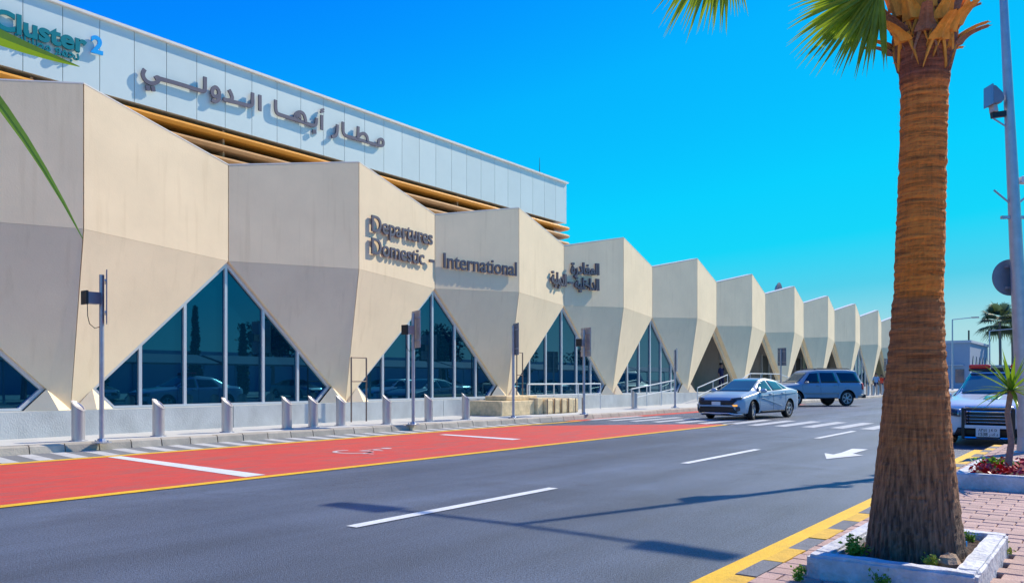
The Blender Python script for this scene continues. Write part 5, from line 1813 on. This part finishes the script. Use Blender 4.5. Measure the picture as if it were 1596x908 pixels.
# ================================================================== PEOPLE
def person(loc, rz, shirt, trousers, label, h=1.72, pose=0, seated=False):
    root = empty('person', loc, rz, label, 'person', None)
    s = h / 1.72
    V = []; E = []; Rr = []

    def v(p, r, par=None):
        V.append(tuple(c * s for c in p)); Rr.append(r * s)
        if par is not None: E.append((par, len(V) - 1))
        return len(V) - 1
    pel = v((0, 0, .95), .145)
    wst = v((0, 0, 1.10), .125, pel); ch = v((0, 0, 1.32), .15, wst); nk_ = v((0, 0, 1.46), .062, ch); hd_ = v((.01, 0, 1.54), .075, nk_)
    hd2 = v((.02, 0, 1.63), .098, hd_); v((.01, 0, 1.695), .075, hd2)
    for sg in (-1, 1):
        hip = v((0, sg * .10, .90), .098, pel)
        kn = v((.03 + .04 * sg, sg * .11, .50), .062, hip); an = v((-.01 + .05 * sg, sg * .115, .09), .042, kn); v((.13 + .05 * sg, sg * .125, .035), .035, an)
        sh = v((0, sg * .185, 1.40), .062, ch)
        if pose == 1: el = v((.08, sg * .26, 1.15), .042, sh); wr_ = v((.26, sg * .14, 1.10), .030, el)
        else: el = v((-.02, sg * .25, 1.13), .042, sh); wr_ = v((.06, sg * .26, .88), .030, el)
        dr = (Vector(V[wr_]) - Vector(V[el])).normalized() / s
        pm2 = v(tuple(Vector(V[wr_]) / s + dr * .06), .034, wr_)
        for f in range(4):
            ff = v(tuple(Vector(V[pm2]) / s + dr * .05 + Vector((.018 * (f - 1.5), 0, 0))), .010, pm2)
            v(tuple(Vector(V[ff]) / s + dr * (.035 if f in (1, 2) else .028) + Vector((.006, -.010 * sg, 0))), .008, ff)
        tb = v(tuple(Vector(V[pm2]) / s + Vector((.035, -sg * .01, -.005))), .010, pm2); v(tuple(Vector(V[tb]) / s + dr * .025), .009, tb)
    me = bpy.data.meshes.new('body'); me.from_pydata(V, E, [])
    o = bpy.data.objects.new('body', me); COL.objects.link(o)
    md = o.modifiers.new('skin', 'SKIN'); md.use_smooth_shade = True
    for i, r in enumerate(Rr): me.skin_vertices[0].data[i].radius = (r, r)
    me.skin_vertices[0].data[0].use_root = True
    ss = o.modifiers.new('sub', 'SUBSURF'); ss.levels = 1; ss.render_levels = 1
    dg = bpy.context.evaluated_depsgraph_get(); dg.update()
    nm = bpy.data.meshes.new_from_object(o.evaluated_get(dg)); o.modifiers.clear(); o.data = nm
    nm.materials.clear()
    for m_ in (M['skin'], shirt, trousers, M['black']): nm.materials.append(m_)
    for p in nm.polygons:
        c = p.center / s
        if c.z < .085: k = 3
        elif c.z < .98 and abs(c.y) < .23: k = 2
        elif c.z < 1.45 and (c.z > 1.12 or abs(c.y) < .19) and not (pose == 1 and c.x > .17): k = 1
        else: k = 0
        p.material_index = k; p.use_smooth = True
    adopt(o, root)
    hm = MB(); hm.lathe([(.0, .10), (.06, .092), (.098, .05), (.105, .0), (.095, -.04)], 14, (.0 * s, 0, 1.66 * s), cap=False)
    hm.v = [(vv[0] - .012, vv[1], vv[2]) for vv in hm.v]
    hm.build('hair', M['hair'], root, smooth=True)
    fm = MB()
    fm.lathe([(.012, 0), (.016, .02), (.004, .05)], 6, (.118 * s, 0, 1.595 * s)); fm.build('nose', M['skin'], root)
    for sg in (-1, 1): MB().lathe([(.003, -.006), (.012, 0), (.003, .006)], 6, (.108 * s, sg * .036, 1.64 * s), 'y').build('eye', M['black'], root)
    return root


q = on_plane(1124, 600, 18.95)
person((q.x, 18.95, .62), R(-100), M['navy'], M['navy'], 'person in dark navy clothes standing in the first open doorway')
MB().box(q.x - 6, q.x + 6, 18.6, 22.19, .16, .62).build('doorway_step', M['pave'], kind='structure')
person((74.0, 16.8, .15), R(200), M['lblue'], M['navy'], 'person in a light blue shirt, leftmost of the three behind the far bollards', 1.78)
person((75.9, 16.8, .15), R(150), M['orange'], M['navy'], 'person in a red and orange top, middle of the three behind the far bollards', 1.66, 1)
person((77.9, 16.8, .15), R(210), M['navy'], M['navy'], 'person in dark navy top, nearest the palm trunk of the three', 1.72)


# ================================================================== FAR THINGS
fbld = empty('far_building', (139, 24, 0), 0, 'low blue-grey flat-roofed building far beyond the end of the road', 'building')
def fp(mb, name, m): mb.v = [(v[0] - 139, v[1] - 24, v[2]) for v in mb.v]; return mb.build(name, m, fbld)
fp(MB().box(130, 149, 17.2, 36, 0, 6.6), 'wall', M['farwall'])
fp(MB().box(129.8, 149.2, 17.0, 36.2, 6.602, 6.95), 'parapet', M['farwall2'])
for k in range(5):
    xk = 132.2 + k * 3.4
    q_ = MB(); q_.extr([(xk, 17.19, 2.6), (xk + 1.3, 17.19, 2.6), (xk + 1.3, 17.19, 3.9), (xk + .65, 17.19, 4.8), (xk, 17.19, 3.9)], (0, -.08, 0)); fp(q_, 'arched_window', M['winfar'])
for k in range(6):
    yk = 17.9 + k * 2.6
    fp(MB().box(129.90, 129.99, yk, yk + 1.1, 1.0, 2.9), 'window', M['winfar'])
for k in range(3): fp(MB().box(129.6, 129.99, 18 + k * 5.2, 21.6 + k * 5.2, 3.4, 3.55), 'canopy', M['farwall2'])
fp(MB().tube([(135, 18, 6.95), (135, 18, 8.6)], .12, 6), 'roof_pipe', M['black'])


def far_palm(x, y, h, label, seed, s=1.0):
    root = empty('far_palm', (x, y, 0), 0, label, 'palm tree', 'palms far behind the low building')
    MB().tube([(0, 0, 0), (.1, 0, h * .5), (.05, .1, h)], [.26, .2, .2], 8).build('trunk', M['thinbark'], root)
    rg = random.Random(seed); mb = MB()
    for i in range(46):
        q = rg.uniform(0, 2 * pi); el = rg.uniform(-.75, 1.35)
        d = Vector((cos(q) * cos(el), sin(q) * cos(el), sin(el)))
        c = Vector((.05, .1, h)) + d * s * rg.uniform(.5, 1.0)
        sd = d.cross(Vector((0, 0, 1))).normalized(); nn = sd.cross(d)
        for k in range(13):
            a = R(-75 + 150 * k / 12); dd = (d * cos(a) + sd * sin(a)).normalized(); w = dd.cross(nn).normalized() * .045 * s
            e = c + dd * s * 1.1 * rg.uniform(.8, 1.1) + Vector((0, 0, -.32 * s)); m_ = c + dd * s * .6
            mb.add([c - w, c + w, m_ + w * 1.2, m_ - w * 1.2], [(0, 1, 2, 3)]); mb.add([m_ - w, m_ + w, e], [(0, 1, 2)])
    mb.build('crown', M['palmfar'], root)


far_palm(150, 15.6, 10.4, 'tallest far palm above the police car, with a full round crown', 1, 2.1)
far_palm(168, 15.6, 11.0, 'far palm half hidden behind the round crowned one', 2, 1.8)
far_palm(172, 13.6, 10.6, 'far palm with slim trunk just left of the lamp post', 3, 1.8)
far_palm(160, 13.0, 9.8, 'lower far palm behind the lamp post', 4, 1.7)


def street_lamp(x, y, h, label, dy=-2.0):
    root = empty('street_lamp', (x, y, 0), 0, label, 'street lamp', 'far street lamps')
    MB().tube([(0, 0, 0), (0, 0, h)], [.12, .07], 8).build('pole', M['steel'], root)
    MB().tube([(0, 0, h), (0, dy, h + .15)], .05, 6).build('arm', M['steel'], root)
    MB().box(-.16, .16, dy - .8, dy, h + .08, h + .24).build('lamp_head', M['signedge'], root)


q = Vector((1.121, .172)); street_lamp(110, 16.4, 8.6, 'far street lamp over the low building, arm pointing right')
street_lamp(108, 12.3, 7.0, 'far street lamp between the low building and the palms', -2.2)


def leaf_tree(x, y, h, r, label, seed, n_=2600, m=None, name='tree', shape='round', cat='tree', group=None):
    root = empty(name, (x, y, 0), 0, label, cat, group)
    rg = random.Random(seed)
    th = h * .45
    if shape == 'cone':
        MB().tube([(0, 0, 0), (0, 0, h * .8)], [.18, .04], 8).build('trunk', M['thinbark'], root)
    else:
        tb = MB(); tb.tube([(0, 0, 0), (.1, 0, th * .6), (0, .1, th)], [.22, .17, .14], 8)
        for k in range(5):
            q = 2 * pi * k / 5; tb.tube([(0, .1, th * .9), (r * .35 * cos(q), r * .35 * sin(q), th + r * .4), (r * .6 * cos(q), r * .6 * sin(q), th + r * .8)], [.1, .06, .03], 6)
        tb.build('trunk', M['thinbark'], root)
    clumps = []
    for k in range(70 if shape == 'cone' else 30):
        if shape == 'cone':
            t = k / 70; clumps.append((Vector((rg.gauss(0, .18) * r * (1 - t), rg.gauss(0, .18) * r * (1 - t), h * (.05 + .93 * t))), r * (1.05 - t * .9) * (.75 if t > .1 else .5)))
        else:
            q = rg.uniform(0, 2 * pi); e = rg.uniform(-.4, 1.4); rr_ = r * rg.uniform(.35, .85)
            clumps.append((Vector((cos(q) * cos(e) * rr_, sin(q) * cos(e) * rr_, h - r + sin(e) * rr_ * .9)), r * rg.uniform(.25, .45)))
    mb = MB()
    for i in range(n_):
        c, cr_ = clumps[i % len(clumps)]
        d = Vector((rg.gauss(0, 1), rg.gauss(0, 1), rg.gauss(0, 1))).normalized()
        p = c + d * cr_ * rg.uniform(.6, 1.05)
        a = Vector((rg.gauss(0, 1), rg.gauss(0, 1), rg.gauss(0, 1))).normalized(); b = a.cross(d).normalized() * .12 * (1 if shape != 'cone' else .8)
        a = a * .2
        mb.add([p - a, p + b, p + a, p - b], [(0, 1, 2, 3)])
    mb.build('crown', m or M['leafdark'], root)
    return root


leaf_tree(112, 19.3, 4.2, 1.7, 'small yellow-green tree at the left end of the low far building', 5, 1200, M['lime'], 'far_tree')
q_ = ground(1385, 612)
leaf_tree(86, 17.3, 2.6, 1.1, 'green bush by the last facade opening, behind the palm trunk', 9, 900, M['leafdark'], 'bush', cat='bush')

# car park on the other side of the road: it stands in the window reflections
for i, (x, y, h, r) in enumerate(((36.9, -22, 7.4, .75), (41.3, -22, 6.2, .7), (30.0, -23.5, 8.5, .8), (70, -25, 7.0, .8))):
    leaf_tree(x, y, h, r, ['tall cypress reflected left of the big window centre', 'tallest cypress of the car park row', 'shorter cypress between two taller ones', 'cypress at the far end of the car park row'][i], 30 + i, 2600, M['leafdark'], 'cypress_tree', 'cone', group='cypresses across the road')
for i, (x, y, h, r) in enumerate(((25, -24, 7.5, 3.0), (48, -27, 7.5, 3.0), (66, -22, 7.5, 3.2), (82, -24, 6.6, 3.2), (97, -22, 7.0, 3.4))):
    leaf_tree(x, y, h, r, ['broad dark tree at the near end of the car park', 'round tree behind the second canopy', 'dense dark tree reflected in the third window', 'round tree further along the car park', 'farthest round tree of the car park'][i], 40 + i, 2600, M['leafdark'], 'tree', group='round trees across the road')
for i in range(9):
    x = 2 + i * 12.5
    root = empty('shade_canopy', (x, -15.5, 0), 0, 'grey cloth parking canopy number in the row across the road', 'canopy', 'parking canopies across the road')
    root['label'] = ('nearest', 'second', 'third', 'fourth', 'fifth', 'sixth', 'seventh', 'eighth', 'farthest')[i] + ' grey cloth parking canopy of the row across the road'
    for sx in (-5, 0, 5): MB().tube([(sx, 2.5, 0), (sx, 2.4, 2.4), (sx, 0, 2.9)], .07, 8).build('post', M['steel'], root)
    cm_ = MB(); cm_.add([(-6, 2.8, 2.45), (6, 2.8, 2.45), (6, 0, 3.1), (-6, 0, 3.1), (6, -2.8, 2.5), (-6, -2.8, 2.5)], [(0, 1, 2, 3), (3, 2, 4, 5)])
    o = cm_.build('cloth', M['canopy'], root); sm2 = o.modifiers.new('s', 'SOLIDIFY'); sm2.thickness = .05
pc = make_car('parked_car', 'silver car parked under a canopy across the road', PL2, (8, -13.0, 0), pi / 2, 'cars parked across the road')
pc['label'] = 'first silver car of the parked row across the road'
for i in range(9):
    c = copy_tree(pc); c.location = (15 + i * 8.3 + (i * i) % 3, -13.0 - .2 * (i % 2), 0)
    c['label'] = ('second', 'third', 'fourth', 'fifth', 'sixth', 'seventh', 'eighth', 'ninth', 'tenth')[i] + ' silver car of the parked row across the road'
MB().box(-40, 150, -50, -46.1, 0, 4.6).build('car_park_hall', M['farwall2'], label='long plain hall beyond the car park across the road', cat='building')
